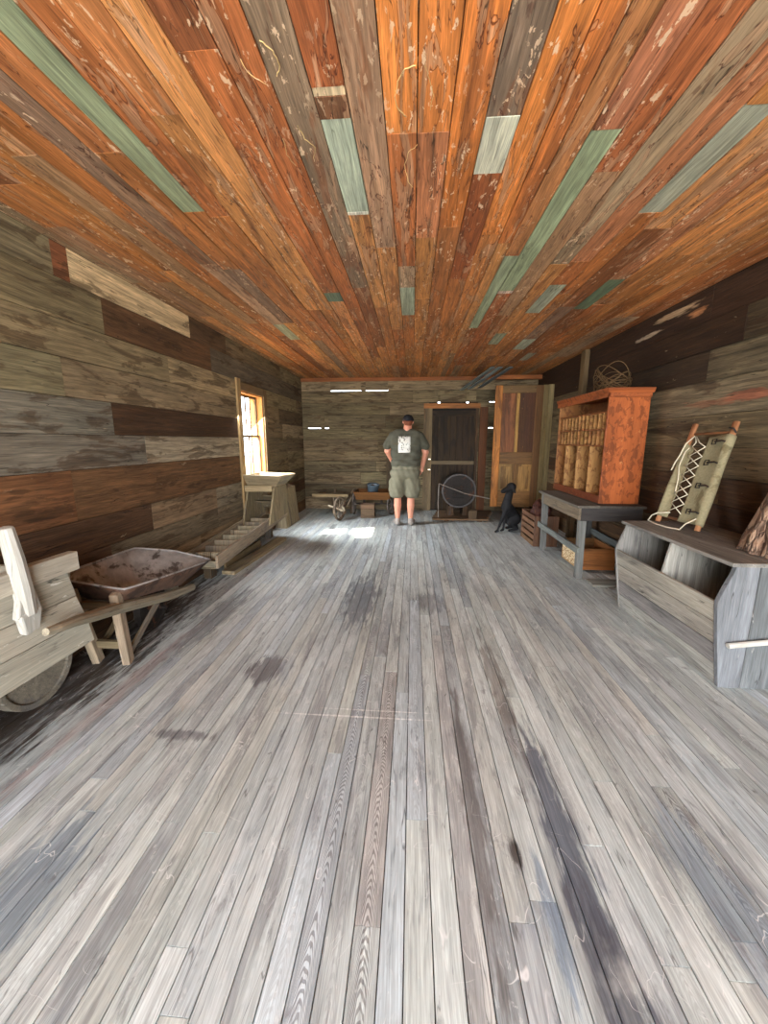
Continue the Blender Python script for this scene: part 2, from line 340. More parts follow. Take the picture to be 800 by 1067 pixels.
S = {-1.2: [(.4, 2.16, C(154, 164, 130))], -.355: [(.9, 1.5, C(168, 96, 56)), (1.5, 1.535, C(226, 200, 160)), (1.535, 1.63, C(120, 82, 56)), (1.63, 2.215, C(190, 200, 176)), (2.215, 2.24, C(232, 226, 206))],
     -.24: [(.9, 2.6, C(176, 138, 108))], -.118: [(.7, 1.72, C(224, 138, 70)), (3.24, 3.9, C(170, 176, 150))], 0: [(.6, 1.72, C(220, 134, 68)), (1.72, 2.5, C(196, 126, 84))],
     .125: [(.6, 2.4, C(218, 130, 64))], .25: [(.8, 1.665, C(140, 118, 98)), (1.665, 1.97, C(214, 212, 188)), (1.97, 3.1, C(164, 92, 52))], .375: [(.8, 2.5, C(222, 136, 68))],
     .49: [(.8, 2.6, C(206, 122, 62))], .57: [(.9, 2.75, C(188, 126, 78)), (2.77, 4.38, C(158, 168, 136))], .66: [(.9, 1.755, C(196, 126, 90)), (1.755, 3.36, C(158, 170, 134)), (3.36, 3.42, C(230, 200, 180))],
     .775: [(1.0, 2.0, C(178, 104, 62))], 1.15: [(1.68, 2.34, C(172, 172, 150))], 1.02: [(3.27, 3.93, C(176, 180, 156))], 1.42: [(3.2, 3.85, C(112, 128, 100))], 1.27: [(4.9, 5.4, C(180, 184, 160))], .9: [(4.6, 5.1, C(168, 174, 146))], -.73: [(3.3, 3.5, C(110, 130, 108))], 1.54: [(5.6, 6.1, C(160, 160, 140))],
     -1.92: [(3.0, 6.0, C(170, 130, 92))], -2.13: [(0, 3, C(160, 135, 105)), (3, 7.5, C(150, 110, 75))], -1.44: [(4.1, 4.7, C(176, 180, 150))]}
for a, b in zip(seams[:-1], seams[1:]):
    dz = R.uniform(0, .004)
    def em(y0, y1, c, a=a, b=b, dz=dz):
        d2 = dz+R.uniform(0, .003)
        mb.plank(((a+b)/2, y0+.001, ZC+.012-d2), ((a+b)/2, y1-.001, ZC+.012-d2), b-a-.004, .02, (0, 0, 1), c, a=(1. if c[1] > c[0]*.85 else 0.))
    rows(mb, YF, YB, [q for q in S.get(a, [])], em, cpal, .9, 3.2)
mb.box((XL-.3, YF-.1, ZC+.024), (XR+.3, YB+.3, ZC+.1), C(40, 28, 20))
# pale scribbled strokes, thin tubes along the underside of the boards
for st in ([(-.007, 1.45), (-.039, 1.458), (-.065, 1.499), (-.078, 1.559), (-.067, 1.611), (-.039, 1.644)], [(.02, 1.45), (.04, 1.501), (.054, 1.562), (.046, 1.62)],
           [(.006, 1.778), (-.031, 1.814), (-.051, 1.896), (-.036, 2.003), (-.016, 2.042)], [(.07, 1.783), (.092, 1.843), (.1, 1.953), (.092, 2.038)], [(-.166, 1.541), (-.129, 1.587), (-.16, 1.615)],
           [(-.301, 1.478), (-.282, 1.533), (-.306, 1.571)], [(-.322, 1.624), (-.291, 1.595)], [(-.465, 1.337), (-.439, 1.371), (-.431, 1.417), (-.455, 1.454)], [(-.549, 1.391), (-.538, 1.445), (-.498, 1.48)],
           [(-.521, 1.711), (-.534, 1.797), (-.516, 1.862)], [(-.447, 1.655), (-.437, 1.718), (-.406, 1.767), (-.429, 1.826)], [(-.204, 1.529), (-.175, 1.566), (-.194, 1.594)]):
    mb.tube([(Vector((*st[k], ZC-.0005)).lerp(Vector((*st[k+1], ZC-.0005)), q/4)+Vector((R.uniform(-1, 1), R.uniform(-1, 1), 0))*.0025) for k in range(len(st)-1) for q in range(4)]+[Vector((*st[-1], ZC-.0005))], .0016, C(240, 206, 140), 5)
struct('ceiling', mb, M_ceil)
# ------------------------------------------------------------------ floor
mb = MB(); x = XL-.02; FP = [C(184, 191, 188), C(178, 185, 183), C(190, 196, 192), C(174, 181, 180), C(184, 187, 181), C(178, 187, 190)]
zeb = {}
while x < XR+.02:
    w = R.choice((.07, .075, .078, .066)); xm = x+w/2
    sp = []
    if abs(xm+.0925) < .04 and not zeb.get(0): zeb[0] = 1; sp = [(.85, 2.07, C(186, 186, 182))]
    def em(y0, y1, c, x=x, w=w, xm=xm):
        al = 1. if (abs(y0-.85) < .01 or R.random() < .08) else R.choice((0, 0, .12, .25))
        if -.3 < xm < -.22: al = max(al, .8)
        mb.plank((xm, y0+.0008, -.01+R.uniform(0, .0012)), (xm, y1-.0008, -.01), w-.0035, .02, (0, 0, 1), c, a=al)
    rows(mb, YF, YB+.03, sp, em, lambda: jit(R.choice(FP), .07, .01), 1.2, 3.8)
    x += w
mb.box((XL-.3, YF-.1, -.12), (XR+.3, YB+.3, -.021), C(40, 34, 28))
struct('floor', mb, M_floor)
# ------------------------------------------------------------------ side walls
GB = [C(134, 117, 88), C(122, 104, 76), C(146, 127, 96), C(110, 94, 70), C(128, 108, 78)]
BR = [C(98, 70, 46), C(86, 60, 40), C(110, 80, 54)]
def wpal(): return jit(R.choice(GB if R.random() < .75 else BR), .14, .04)
mb = MB()
zs = [0, .2, .41, .62, .84, 1.165, 1.388, 1.615, 1.85, 2.07, 2.312, 2.51]
WY0, WY1, WZ0, WZ1 = 4.76, 5.5, .85, 1.96
LS = {9: [], 10: [(-2.4, 2.345, C(124, 111, 84)), (2.345, 2.46, C(136, 84, 54)), (2.46, 3.77, C(208, 180, 138)), (3.77, 4.5, C(96, 72, 50))],
      9: [(-2.4, 2.69, C(126, 112, 82)), (2.69, 4.13, C(98, 70, 46)), (4.13, 7.5, C(104, 92, 74))],
      8: [(-2.4, 3.38, C(132, 116, 86)), (3.38, 4.66, C(158, 138, 104))],
      7: [(-2.4, 2.31, C(122, 112, 84)), (2.31, 4.66, C(136, 118, 90))],
      6: [(-2.4, 2.67, C(112, 106, 92)), (2.67, 4.66, C(74, 52, 34))],
      5: [(-2.4, 2.98, C(116, 108, 94)), (2.98, 4.66, C(158, 144, 120))],
      4: [(-2.4, 2.27, C(118, 80, 50)), (2.27, 4.66, C(108, 78, 50))],
      3: [(-2.4, 2.97, C(84, 60, 40)), (2.97, 4.03, C(128, 106, 80)), (4.03, 4.66, C(136, 124, 102))],
      2: [(-2.4, 2.5, C(88, 64, 44)), (2.5, 4.03, C(114, 100, 78)), (4.03, 4.66, C(120, 106, 84))]}
for i in range(len(zs)-1):
    z0, z1 = zs[i], zs[i+1]
    def em(y0, y1, c, z0=z0, z1=z1):
        y0_, y1_ = y0+.001, y1-.001; d = R.uniform(0, .006)
        segs = [(y0_, y1_, z0, z1)]
        if z1 > WZ0 and z0 < WZ1:
            out = []
            for (a, b, q, r) in segs:
                if b <= WY0 or a >= WY1: out.append((a, b, q, r)); continue
                if a < WY0: out.append((a, WY0, q, r))
                if b > WY1: out.append((WY1, b, q, r))
                lo, hi = max(a, WY0), min(b, WY1)
                if q < WZ0: out.append((lo, hi, q, WZ0))
                if r > WZ1: out.append((lo, hi, WZ1, r))
            segs = out
        for (a, b, q, r) in segs:
            if b-a > .01: mb.plank((XL-.0125-d, a, (q+r)/2), (XL-.0125-d, b, (q+r)/2), r-q-.004, .025, (1, 0, 0), c)
    rows(mb, YF, YB, LS.get(i, []), em, wpal, 1., 3.)
BK = C(30, 22, 16)  # dark backing added behind the boards so daylight does not leak through
for (a, b, q, r) in ((YF, WY0, -.02, ZC+.05), (WY1, YB+.03, -.02, ZC+.05), (WY0, WY1, -.02, WZ0), (WY0, WY1, WZ1, ZC+.05)):
    mb.box((XL-.2, a, q), (XL-.033, b, r), BK)
struct('wall_left', mb, M_wall)
mb = MB(); zr = [0, .21, .43, .66, .88, 1.08, 1.3, 1.545, 1.8, 2.03, 2.26, 2.51]
RS = {10: [(1.0, 3.35, C(78, 54, 38)), (3.35, 4.4, C(72, 50, 36)), (4.4, 7.5, C(70, 48, 32))], 9: [(0, 3.0, C(84, 70, 50)), (3.0, 7.5, C(66, 46, 30))],
      8: [(0, 3.3, C(116, 104, 80)), (3.3, 5.5, C(72, 56, 40))], 7: [(1, 4.2, C(134, 120, 94))], 6: [(.5, 4.5, C(120, 104, 76))], 5: [(0, 2.4, C(96, 76, 52)), (2.4, 4.6, C(118, 98, 70))],
      4: [(0, 3.0, C(92, 66, 44)), (3.0, 4.6, C(104, 78, 50))], 3: [(.5, 4.5, C(84, 56, 34))]}
for i in range(len(zr)-1):
    def em(y0, y1, c, z0=zr[i], z1=zr[i+1]):
        d = R.uniform(0, .006); mb.plank((XR+.0125+d, y0+.001, (z0+z1)/2), (XR+.0125+d, y1-.001, (z0+z1)/2), z1-z0-.004, .025, (1, 0, 0), c)
    rows(mb, YF, YB, RS.get(i, []), em, lambda: jit(R.choice(GB+BR), .16, .04), 1.2, 3.4)
mb.box((XR+.033, YF, -.02), (XR+.2, YB+.03, ZC+.05), BK)
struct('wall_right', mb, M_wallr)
# ------------------------------------------------------------------ back wall with real gaps
mb = MB(); zb = [0, .25, .5, .75, .95, 1.15, 1.365, 1.58, 1.82, 2.05, 2.27, 2.51]
GP = [C(118, 104, 78), C(108, 94, 70), C(126, 112, 84), C(98, 85, 62), C(112, 101, 76)]
DX0, DX1, DZ = .3, 1.2, 1.93
slits = {(9): [(-1.57, -.99), (-.9, -.48)], (6): [(-2.03, -1.78), (-1.7, -1.62), (1.41, 1.5)], (8): [(.46, .5), (.99, 1.03), (1.41, 1.57)]}
for i in range(len(zb)-1):
    z0, z1 = zb[i], zb[i+1]
    def em(x0, x1, c, z0=z0, z1=z1, i=i):
        for (a, b) in ([(x0, min(x1, DX0)), (max(x0, DX1), x1)] if z1 <= DZ+.15 else [(x0, x1)]):
            if b-a < .02: continue
            cuts = [(u, v) for u, v in slits.get(i-1, []) if u < b and v > a]; p = a
            for (u, v) in cuts+[(b, b)]:
                u = max(u, a)
                if u-p > .005: mb.plank((p+.001, YB+.0125+R.uniform(0, .003), (z0+z1)/2), (u-.001, YB+.0125, (z0+z1)/2), z1-z0-.007, .025, (0, 1, 0), c)
                if v-u > .005: mb.plank((u, YB+.0125, (z0+z1+.008)/2), (min(v, b), YB+.0125, (z0+z1+.008)/2), z1-z0-.013, .025, (0, 1, 0), c)
                p = min(v, b)
    rows(mb, XL, XR, {10: [(-2.13, 2.26, C(140, 122, 94))]}.get(i, []), em, lambda: jit(R.choice(GP), .22, .03), .9, 2.6)
for i in range(len(zb)):
    gz = zb[i]; us = sorted(slits.get(i-1, [])) if i >= 1 else []
    xs = [XL-.2]+[v for u in us for v in u]+[XR+.2]
    for k in range(0, len(xs), 2):   # unseen strips added behind each seam to block daylight, left open at the slits
        for (a, b) in ([(xs[k], min(xs[k+1], DX0-.02)), (max(xs[k], DX1+.02), xs[k+1])] if .01 < gz < DZ-.01 else [(xs[k], xs[k+1])]):
            if b-a > .01: mb.box((a, YB+.03, gz-.05), (b, YB+.045, gz+.05), BK)
for (a, b) in ((XL-.1, XL+.03), (XR-.03, XR+.1), (.21, DX0-.001)): mb.box((a, YB+.03, 0), (b, YB+.046, ZC+.05), BK)
for i in range(1, 2): mb.box((DX1, YB+.03, 0), (1.38, YB+.046, 1.9), BK)
for (z_) in [(zb[k]+zb[k+1])/2 for k in range(len(zb)-1)]: mb.box((XL, YB+.0305, z_-.075), (DX0-.03, YB+.0445, z_+.075), BK); mb.box((DX1+.03, YB+.0305, z_-.075), (XR, YB+.0445, z_+.075), BK)
struct('wall_back', mb, M_wall)
# front wall behind the viewer, with the wide open doorway the daylight comes through
mb = MB()
for i in range(len(zs)-1):
    z0, z1 = zs[i], zs[i+1]; z1_ = z1
    for (a, b) in ([(XL, -1.4), (1.6, XR)] if z0 < 2.2 else [(XL, XR)]):
        mb.plank((a, YF-.0125, (z0+z1)/2), (b, YF-.0125, (z0+z1)/2), z1-z0-.003, .025, (0, 1, 0), wpal())
struct('wall_front', mb, M_wall)
# ground outside
mb = MB(); mb.box((-40, -40, -.6), (40, 45, -.45), C(150, 140, 116))
struct('ground', mb, plain('dry_earth', C(150, 140, 116), 1, var=.3, scale=.8))
# ------------------------------------------------------------------ window, trims, doors
M_trim = wood('trim_wood', gain=.8, streak=.35, fine=.25, stain=C(120, 84, 52), stain_t=.6, stain_a=.5, crack=.6, rough=.7, bump=.3, nails=.5)
mb = MB(); OJ = C(232, 160, 92)  # far jamb and head coloured orange for the light falling on the reveal
mb.box((-2.30, WY0, WZ0), (XL, WY0+.02, WZ1), C(196, 190, 140)); mb.box((-2.30, WY1-.02, WZ0), (XL, WY1, WZ1), OJ)
mb.box((-2.30, WY0+.02, WZ1-.02), (XL, WY1-.02, WZ1), OJ); mb.box((-2.30, WY0+.02, WZ0), (XL+.02, WY1-.02, WZ0+.02), C(190, 150, 100))
mb.box((XL+.001, WY0-.1, .30), (XL+.025, WY0, 2.09), C(170, 140, 96)); mb.box((XL+.001, WY1, .30), (XL+.025, WY1+.1, 2.05), C(120, 96, 66))
mb.box((XL+.001, WY0, WZ1), (XL+.022, WY1, WZ1+.1), C(126, 104, 74)); mb.box((XL+.001, WY0, WZ0-.09), (XL+.022, WY1, WZ0), C(126, 104, 74))
win = struct('window_1', mb, M_trim, bevel=.002)
mb = MB(); DK = C(104, 84, 60)
def sash(mb, x, y0, y1, z0, z1, s=.035):
    mb.box((x-.012, y0, z0), (x+.012, y0+s, z1), DK); mb.box((x-.012, y1-s, z0), (x+.012, y1, z1), DK)
    mb.box((x-.012, y0+s, z0), (x+.012, y1-s, z0+s), DK); mb.box((x-.012, y0+s, z1-s), (x+.012, y1-s, z1), DK)
    mb.box((x-.008, (y0+y1)/2-.01, z0+s), (x+.008, (y0+y1)/2+.01, z1-s), DK)
sash(mb, -2.225, WY0+.02, WY1-.02, 1.39, WZ1-.02, .026); sash(mb, -2.198, WY0+.02, WY1-.02, WZ0+.02, 1.42, .026)
struct('window_frame', mb, M_trim, win)
g = G('window_glass'); tr = g.n('ShaderNodeBsdfTransparent'); gl = g.n('ShaderNodeBsdfGlossy'); gl.inputs['Roughness'].default_value = .02
mx = g.n('ShaderNodeMixShader'); mx.inputs[0].default_value = .06; g.t.links.new(tr.outputs[0], mx.inputs[1]); g.t.links.new(gl.outputs[0], mx.inputs[2]); g.t.links.new(mx.outputs[0], g.out.inputs[0])
for (x, z0, z1) in ((-2.227, 1.41, 1.92), (-2.2, .89, 1.4)):
    mb = MB(); mb.box((x-.0015, WY0+.04, z0), (x+.0015, WY1-.04, z1), (1, 1, 1)); struct('window_pane', mb, g.m, win)
mb = MB(); mb.box((XL, YB-.03, 2.44), (XR, YB-.002, 2.505), C(160, 96, 54)); struct('trim_1', mb, M_trim)
mb = MB(); mb.box((1.2, 7.28, 2.42), (2.26, 7.36, 2.49), C(176, 106, 58)); struct('trim_2', mb, M_trim)
mb = MB(); mb.box((2.2, 5.42, 0), (2.258, 5.54, 2.5), C(112, 92, 64)); struct('trim_3', mb, M_trim)
mb = MB(); mb.box((-.5, 7.44, 0), (-.28, 7.468, 1.25), C(92, 76, 54)); mb.box((-.26, 7.44, 0), (-.08, 7.468, 1.22), C(80, 62, 42)); struct('trim_4', mb, M_trim)
# back door: opening lined with jambs, a board door with a cross rail
M_dark = wood('dark_door_wood', gain=.6, streak=.45, fine=.3, stain=C(30, 22, 14), stain_t=.5, stain_a=.6, crack=.8, rough=.7, bump=.4)
mb = MB()
DC = C(74, 56, 36)
for k in range(7):
    x0 = .36+k*.115; mb.box((x0+.0015, 7.50, .02), (x0+.1135, 7.525, 1.9), jit(DC, .15))
mb.box((.345, 7.526, 0), (1.21, 7.54, 1.96), BK)
d1 = struct('door_1', mb, M_dark, bevel=.002)
mb = MB(); mb.box((.36, 7.475, .9), (1.165, 7.5, .965), C(120, 104, 78)); struct('door_rail', mb, M_trim, d1)
mb = MB(); mb.box((.36, 7.48, 1.8), (1.165, 7.5, 1.9), DC); mb.box((.36, 7.48, .965), (.44, 7.5, 1.8), DC); mb.box((1.085, 7.48, .965), (1.165, 7.5, 1.8), DC); struct('door_stiles', mb, M_dark, d1)
mb = MB(); LT = C(140, 120, 88)
for (a, b) in ((0, .79), (.805, .99), (1.005, 1.94)): mb.box((.3, 7.475, a), (.358, 7.53, b), LT)
mb.box((.2, 7.472, 0), (.3, 7.498, 1.95), C(120, 102, 76)); mb.box((1.17, 7.475, 0), (1.22, 7.53, 1.94), C(80, 60, 40)); mb.box((1.24, 7.44, 0), (1.38, 7.498, 1.96), C(106, 64, 36))
mb.box((.2, 7.465, 1.94), (1.24, 7.498, 2.03), C(176, 116, 66)); struct('door_jamb', mb, M_trim, d1)
# panelled door swung open off the right wall
M_door = wood('panel_door_wood', gain=.75, streak=.4, fine=.28, stain=C(88, 56, 26), stain_t=.52, stain_a=.6, fleck=C(222, 160, 80), fleck_t=.66, fleck_a=.5, crack=.6, rough=.55, bump=.3)
d2 = None; mb = MB(); y0 = 6.60; DW = C(150, 108, 62)
X0, X1, Z0, Z1 = 1.33, 2.09, .24, 2.225
mb.box((X0, y0, Z0), (X0+.115, y0+.04, Z1), C(206, 132, 62)); mb.box((X1-.115, y0, Z0), (X1, y0+.04, Z1), C(120, 84, 48))
mb.box((X0+.115, y0, Z1-.12), (X1-.115, y0+.04, Z1), C(130, 100, 62)); mb.box((X0+.115, y0, Z0), (X1-.115, y0+.04, Z0+.27), DW); mb.box((X0+.115, y0, .96), (X1-.115, y0+.04, 1.16), C(128, 92, 52))
mb.box((1.685, y0, Z0+.27), (1.735, y0+.04, .96), DW); mb.box((1.675, y0, 1.16), (1.725, y0+.04, Z1-.12), C(196, 150, 80))
d2 = struct('door_2', mb, M_door, bevel=.006, label='worn brown four-panel door hung open from the right wall')
for (a, b, q, r, c) in ((X0+.115, 1.675, 1.16, Z1-.12, C(150, 94, 58)), (1.725, X1-.115, 1.16, Z1-.12, C(92, 56, 34)), (X0+.115, 1.685, Z0+.27, .96, C(176, 136, 80)), (1.735, X1-.115, Z0+.27, .96, C(176, 132, 74))):  # upper left panel's colour carries the orange light on it, upper right darker
    mb = MB(); mb.box((a-.004, y0+.014, q-.004), (b+.004, y0+.028, r+.004), c)
    if q < 1: mb.box((a+.035, y0+.006, q+.035), (b-.035, y0+.014, r-.035), c)
    struct('door_panel', mb, M_door, d2, bevel=.005)
mb = MB(); mb.box((2.1, 6.64, .02), (2.178, 6.69, 2.235), C(150, 130, 88)); mb.box((2.182, 6.63, .02), (2.259, 6.70, 2.24), C(160, 142, 100)); struct('door_post', mb, M_trim, d2)
# three grey laths hanging loose under the ceiling
M_grey = wood('weathered_wood', gain=.88, streak=.35, fine=.28, stain=C(92, 90, 90), stain_t=.56, stain_a=.5, fleck=C(206, 202, 192), fleck_t=.67, fleck_a=.4, crack=.8, rough=.8, bump=.45, nails=.6)
for k, (x, lb) in enumerate(((.88, 'loose grey lath under the ceiling, longest and leftmost of the three'), (1.02, 'loose pale grey lath under the ceiling, middle of the three'), (1.2, 'loose grey lath under the ceiling, nearest the open panelled door'))):
    mb = MB(); mb.plank((x, 7.44, 2.26+k*.02), (x+.36-k*.02, 6.5, 2.485), .08, .015, (0, -.2, 1), jit(C(128, 132, 128), .15), n_seg=4, wob=.004)
    tag(obj('loose_lath', mb, M_grey), lb, 'board', 'loose laths under the ceiling')

# ------------------------------------------------------------------ left: white box barrow
WH = C(168, 165, 156); WG = C(152, 146, 130)
M_pale = wood('pale_wood', streak=.2, fine=.2, stain=C(140, 120, 92), stain_t=.6, stain_a=.35, fleck=C(226, 222, 212), fleck_t=.62, fleck_a=.5, crack=.8, rough=.75, bump=.35, nails=.9)
def T(name, label, cat, loc, group=None): return thing(name, label, cat, loc, group)
t = T('box_wheelbarrow', 'pale wooden box wheelbarrow with solid wheel at the left edge', 'wheelbarrow', (-1.83, .9, 0))
def side(xb, xt):   # slanted side wall of three boards
    mb = MB(); lv = [0, .33, .66, 1.]
    for k in range(3):
        f0, f1 = lv[k], lv[k+1]
        P = []
        for f in (f0, f1-.008):
            P.append((xb+(xt-xb)*f, .32, .355+.425*f))
        for f in (f1-.008, f0):
            P.append((xb+(xt-xb)*f, 1.70-.15*f+R.uniform(-.006, .006), .355+.425*f))
        mb.prism([P[0], P[3], P[2], P[1]], (-.022 if xb > -1.8 else .022, 0, 0), jit(WG, .08, .02), up=(0, 1, 0))
    return mb
obj('side_board', side(-1.6, -1.55), M_pale, t, bevel=.003); obj('side_board', side(-2.02, -2.08), M_pale, t, bevel=.003)
mb = MB(); mb.plank((-1.553, .3, .80), (-1.553, 1.60, .808), .085, .045, (1, 0, 0), C(170, 162, 146), n_seg=6, wob=.004); obj('top_rail', mb, M_pale, t, bevel=.004)
mb = MB(); mb.plank((-2.085, .3, .80), (-2.085, 1.60, .808), .08, .03, (1, 0, 0), C(186, 176, 154)); obj('top_rail', mb, M_pale, t, bevel=.004)
for yy in (.34, 1.57):
    mb = MB()
    for k in range(3): mb.prism([(-2.0-.02*k, yy, .37+.14*k), (-1.625+.018*k, yy, .37+.14*k), (-1.61+.02*k, yy, .50+.14*k), (-2.02-.02*k, yy, .5+.14*k)], (0, .022, 0), jit(WG, .08), up=(1, 0, 0))
    obj('end_board', mb, M_pale, t, bevel=.003)
mb = MB(); mb.box((-2.0, .36, .36), (-1.62, 1.6, .382), C(120, 108, 88)); obj('bottom_board', mb, M_pale, t)
mb = MB(); mb.plank((-1.545, 1.345, .585), (-1.527, 1.335, .68), .062, .035, (1, 0, 0), WH, w1=.095, n_seg=2); mb.tube([(-1.532, 1.337, .66), (-1.53, 1.33, .78), (-1.525, 1.318, .90), (-1.52, 1.30, 1.03)], [.03, .034, .031, .026], C(168, 165, 156), 10)
mb.plank((-1.53, 1.335, .66), (-1.53, 1.34, .82), .11, .03, (1, 0, 0), WH, w1=.03); obj('handle_post', mb, M_pale, t, bevel=.008, label='white-painted upright handle post')
mb = MB(); rr = .2; cz = .201
mb.lathe([(0, -.018), (rr-.03, -.018), (rr-.03, -.03), (rr, -.032), (rr, .032), (rr-.03, .03), (rr-.03, .018), (0, .018)], (-1.93, 1.66, cz), (1, 0, 0), C(120, 112, 98), 40)
obj('wheel', mb, M_grey, t, bevel=.004); 
mb = MB(); mb.tube([(-1.99, 1.66, cz), (-1.88, 1.66, cz)], .018, C(80, 70, 60)); mb.plank((-1.72, .4, .335), (-1.735, 1.66, .335), .05, .04, (0, 0, 1), C(110, 98, 80)); mb.plank((-2.03, .4, .335), (-2.01, 1.66, .335), .05, .04, (0, 0, 1), C(110, 98, 80)); obj('fork', mb, M_grey, t)
for xx in (-1.7, -1.96):
    mb = MB(); mb.plank((xx, .55, 0), (xx, .55, .345), .06, .045, (0, 1, 0), WG); obj('leg', mb, M_pale, t, bevel=.003)

# ------------------------------------------------------------------ left: tray barrow
M_tray = plain('rusty_sheet_metal', C(150, 146, 142), .6, .1, .3, 14, .25, stain=C(84, 76, 70), stain_t=.52, stain_scale=6)
M_iron = plain('dark_iron', C(40, 34, 30), .7, .2, .3, 30, .2, stain=C(84, 52, 34), stain_t=.56, stain_scale=9)
t = T('tray_wheelbarrow', 'old wheelbarrow with rusty grey metal tray and splayed wooden handles', 'wheelbarrow', (-1.83, 2.3, 0))
rim = [(-1.62, 1.95, .52), (-1.60, 2.30, .475), (-1.62, 2.88, .40), (-1.85, 2.80, .49), (-2.08, 2.66, .55), (-2.10, 2.3, .55), (-2.10, 2.0, .56), (-1.86, 1.96, .545)]
bot = [(-1.69, 2.02, .42), (-1.69, 2.30, .365), (-1.70, 2.58, .30), (-1.84, 2.56, .30), (-1.98, 2.5, .31), (-1.98, 2.3, .36), (-1.98, 2.06, .42), (-1.84, 2.03, .42)]
mb = MB(); NR = 8
def ringlerp(f): return [Vector(b).lerp(Vector(r_), f) for b, r_ in zip(bot, rim)]
cos = []; fs = []
lev = [0, .25, .6, 1.]
inner = [ringlerp(f) for f in lev]
ctr = sum((Vector(b) for b in bot), Vector())/8
def subdiv(rg):
    out = []
    for k in range(8):
        p0, p1, p2, p3 = rg[k-1], rg[k], rg[(k+1) % 8], rg[(k+2) % 8]
        for q in range(4):
            s_ = q/4; out.append(p1.lerp(p2, s_)*.75+.25*(.5*((2*p1)+(-p0+p2)*s_+(2*p0-5*p1+4*p2-p3)*s_**2+(-p0+3*p1-3*p2+p3)*s_**3)))
    return out
inner = [subdiv(r_) for r_ in inner]; n8 = len(inner[0]); th = .004
for sgn in (0, 1):
    for r_ in inner:
        for p in r_: d = (p-ctr); d.z = 0; cos.append(p+(d.normalized()*th*1.5-Vector((0, 0, th*.5)))*sgn)
    cos.append(ctr-Vector((0, 0, th*sgn)))
K = n8*len(lev)+1
for sgn in (0, 1):
    for i in range(len(lev)-1):
        for k in range(n8): fs.append((sgn*K+i*n8+k, sgn*K+i*n8+(k+1) % n8, sgn*K+(i+1)*n8+(k+1) % n8, sgn*K+(i+1)*n8+k))
    for k in range(n8): fs.append((sgn*K+K-1, sgn*K+k, sgn*K+(k+1) % n8))
top = (len(lev)-1)*n8
for k in range(n8): fs.append((top+k, top+(k+1) % n8, K+top+(k+1) % n8, K+top+k))
mb.add(cos, fs, [tuple(c) for c in cos], (1, 1, 1)); tray = obj('tray', mb, M_tray, t, smooth=True)
tray.data.materials.append(plain('brown_rusted_metal', C(92, 68, 54), .65, .15, .3, 22, .25, stain=C(62, 46, 38), stain_t=.52, stain_scale=8))
for p_ in tray.data.polygons:
    if p_.index >= (len(lev)-1)*n8+n8: p_.material_index = 1
mb = MB(); mb.tube([p+Vector((0, 0, .002)) for p in inner[-1]], .007, closed=True); obj('rolled_rim', mb, M_tray, t, smooth=True)
HW = C(146, 136, 116)
for s_ in (0, 1):
    f = (lambda x: x) if s_ == 0 else (lambda x: -3.66-x)
    if s_: f = lambda x: -1.94-.3*(x+1.7)
    mb = MB(); mb.tube([(f(-1.495), 1.36, .575), (f(-1.505), 1.42, .562), (f(-1.54), 1.55, .53), (f(-1.60), 1.72, .475), (f(-1.67), 1.95, .405), (f(-1.74), 2.5, .25), (f(-1.775), 2.85, .175)][(3 if s_ else 0):],
                       [.015, .019, .022, .027, .03, .03, .026][(3 if s_ else 0):], HW, 8, flat=1.15); obj('handle', mb, M_grey, t, smooth=False)
    mb = MB(); mb.plank((f(-1.735), 2.05, 0), (f(-1.675), 1.95, .50), .062, .045, (1, .2, 0), jit(C(160, 146, 118), .05), n_seg=3, wob=.003); obj('leg', mb, M_grey, t, bevel=.006)
    mb = MB(); mb.plank((f(-1.73), 2.06, .06), (f(-1.72), 2.38, .29), .03, .02, (1, 0, 0), C(110, 92, 66)); obj('brace', mb, M_grey, t)
mb = MB(); mb.plank((-1.72, 2.05, .12), (-1.95, 2.05, .12), .045, .03, (0, 1, 0), C(128, 112, 84)); obj('crossbar', mb, M_grey, t); mb = MB(); mb.plank((-1.70, 1.99, .40), (-1.95, 1.99, .40), .04, .03, (0, 1, 0), C(100, 84, 60)); obj('crossbar', mb, M_grey, t)
mb = MB(); mb.lathe([(0, -.015), (.12, -.015), (.12, -.025), (.15, -.025), (.15, .025), (.12, .025), (.12, .015), (0, .015)], (-1.9, 2.52, .151), (1, 0, 0), (1, 1, 1), 28); mb.tube([(-1.98, 2.52, .15), (-1.78, 2.52, .15)], .012); obj('wheel', mb, M_iron, t)

# ------------------------------------------------------------------ left: rocker sluice
t = T('rocker_sluice', 'long wooden rocker sluice with riffles and a raised hopper under the window', 'sluice', (-1.93, 4.2, 0))
SG = C(150, 138, 112); xl, xr = -2.10, -1.76
za = lambda y: .315+(y-3.25)*.055
mb = MB(); mb.plank((xr-.011, 3.25, za(3.25)-.06), (xr-.011, 5.25, za(5.25)-.06), .125, .024, (1, 0, 0), jit(SG, .05)); obj('side_board', mb, M_grey, t, bevel=.003)
mb = MB(); mb.plank((xl+.011, 3.25, za(3.25)-.06), (xl+.011, 5.25, za(5.25)-.06), .125, .024, (1, 0, 0), jit(SG, .05)); obj('side_board', mb, M_grey, t, bevel=.003)
mb = MB(); mb.plank(((xl+xr)/2, 3.25, za(3.25)-.115), ((xl+xr)/2, 5.25, za(5.25)-.115), xr-xl-.05, .018, (0, 0, 1), C(112, 100, 80)); obj('trough_floor', mb, M_grey, t)
mb = MB(); mb.plank((xl+.024, 3.26, za(3.25)-.085), (xr-.024, 3.26, za(3.25)-.085), .07, .02, (0, 1, 0), C(160, 150, 124)); obj('end_board', mb, M_grey, t, bevel=.003)
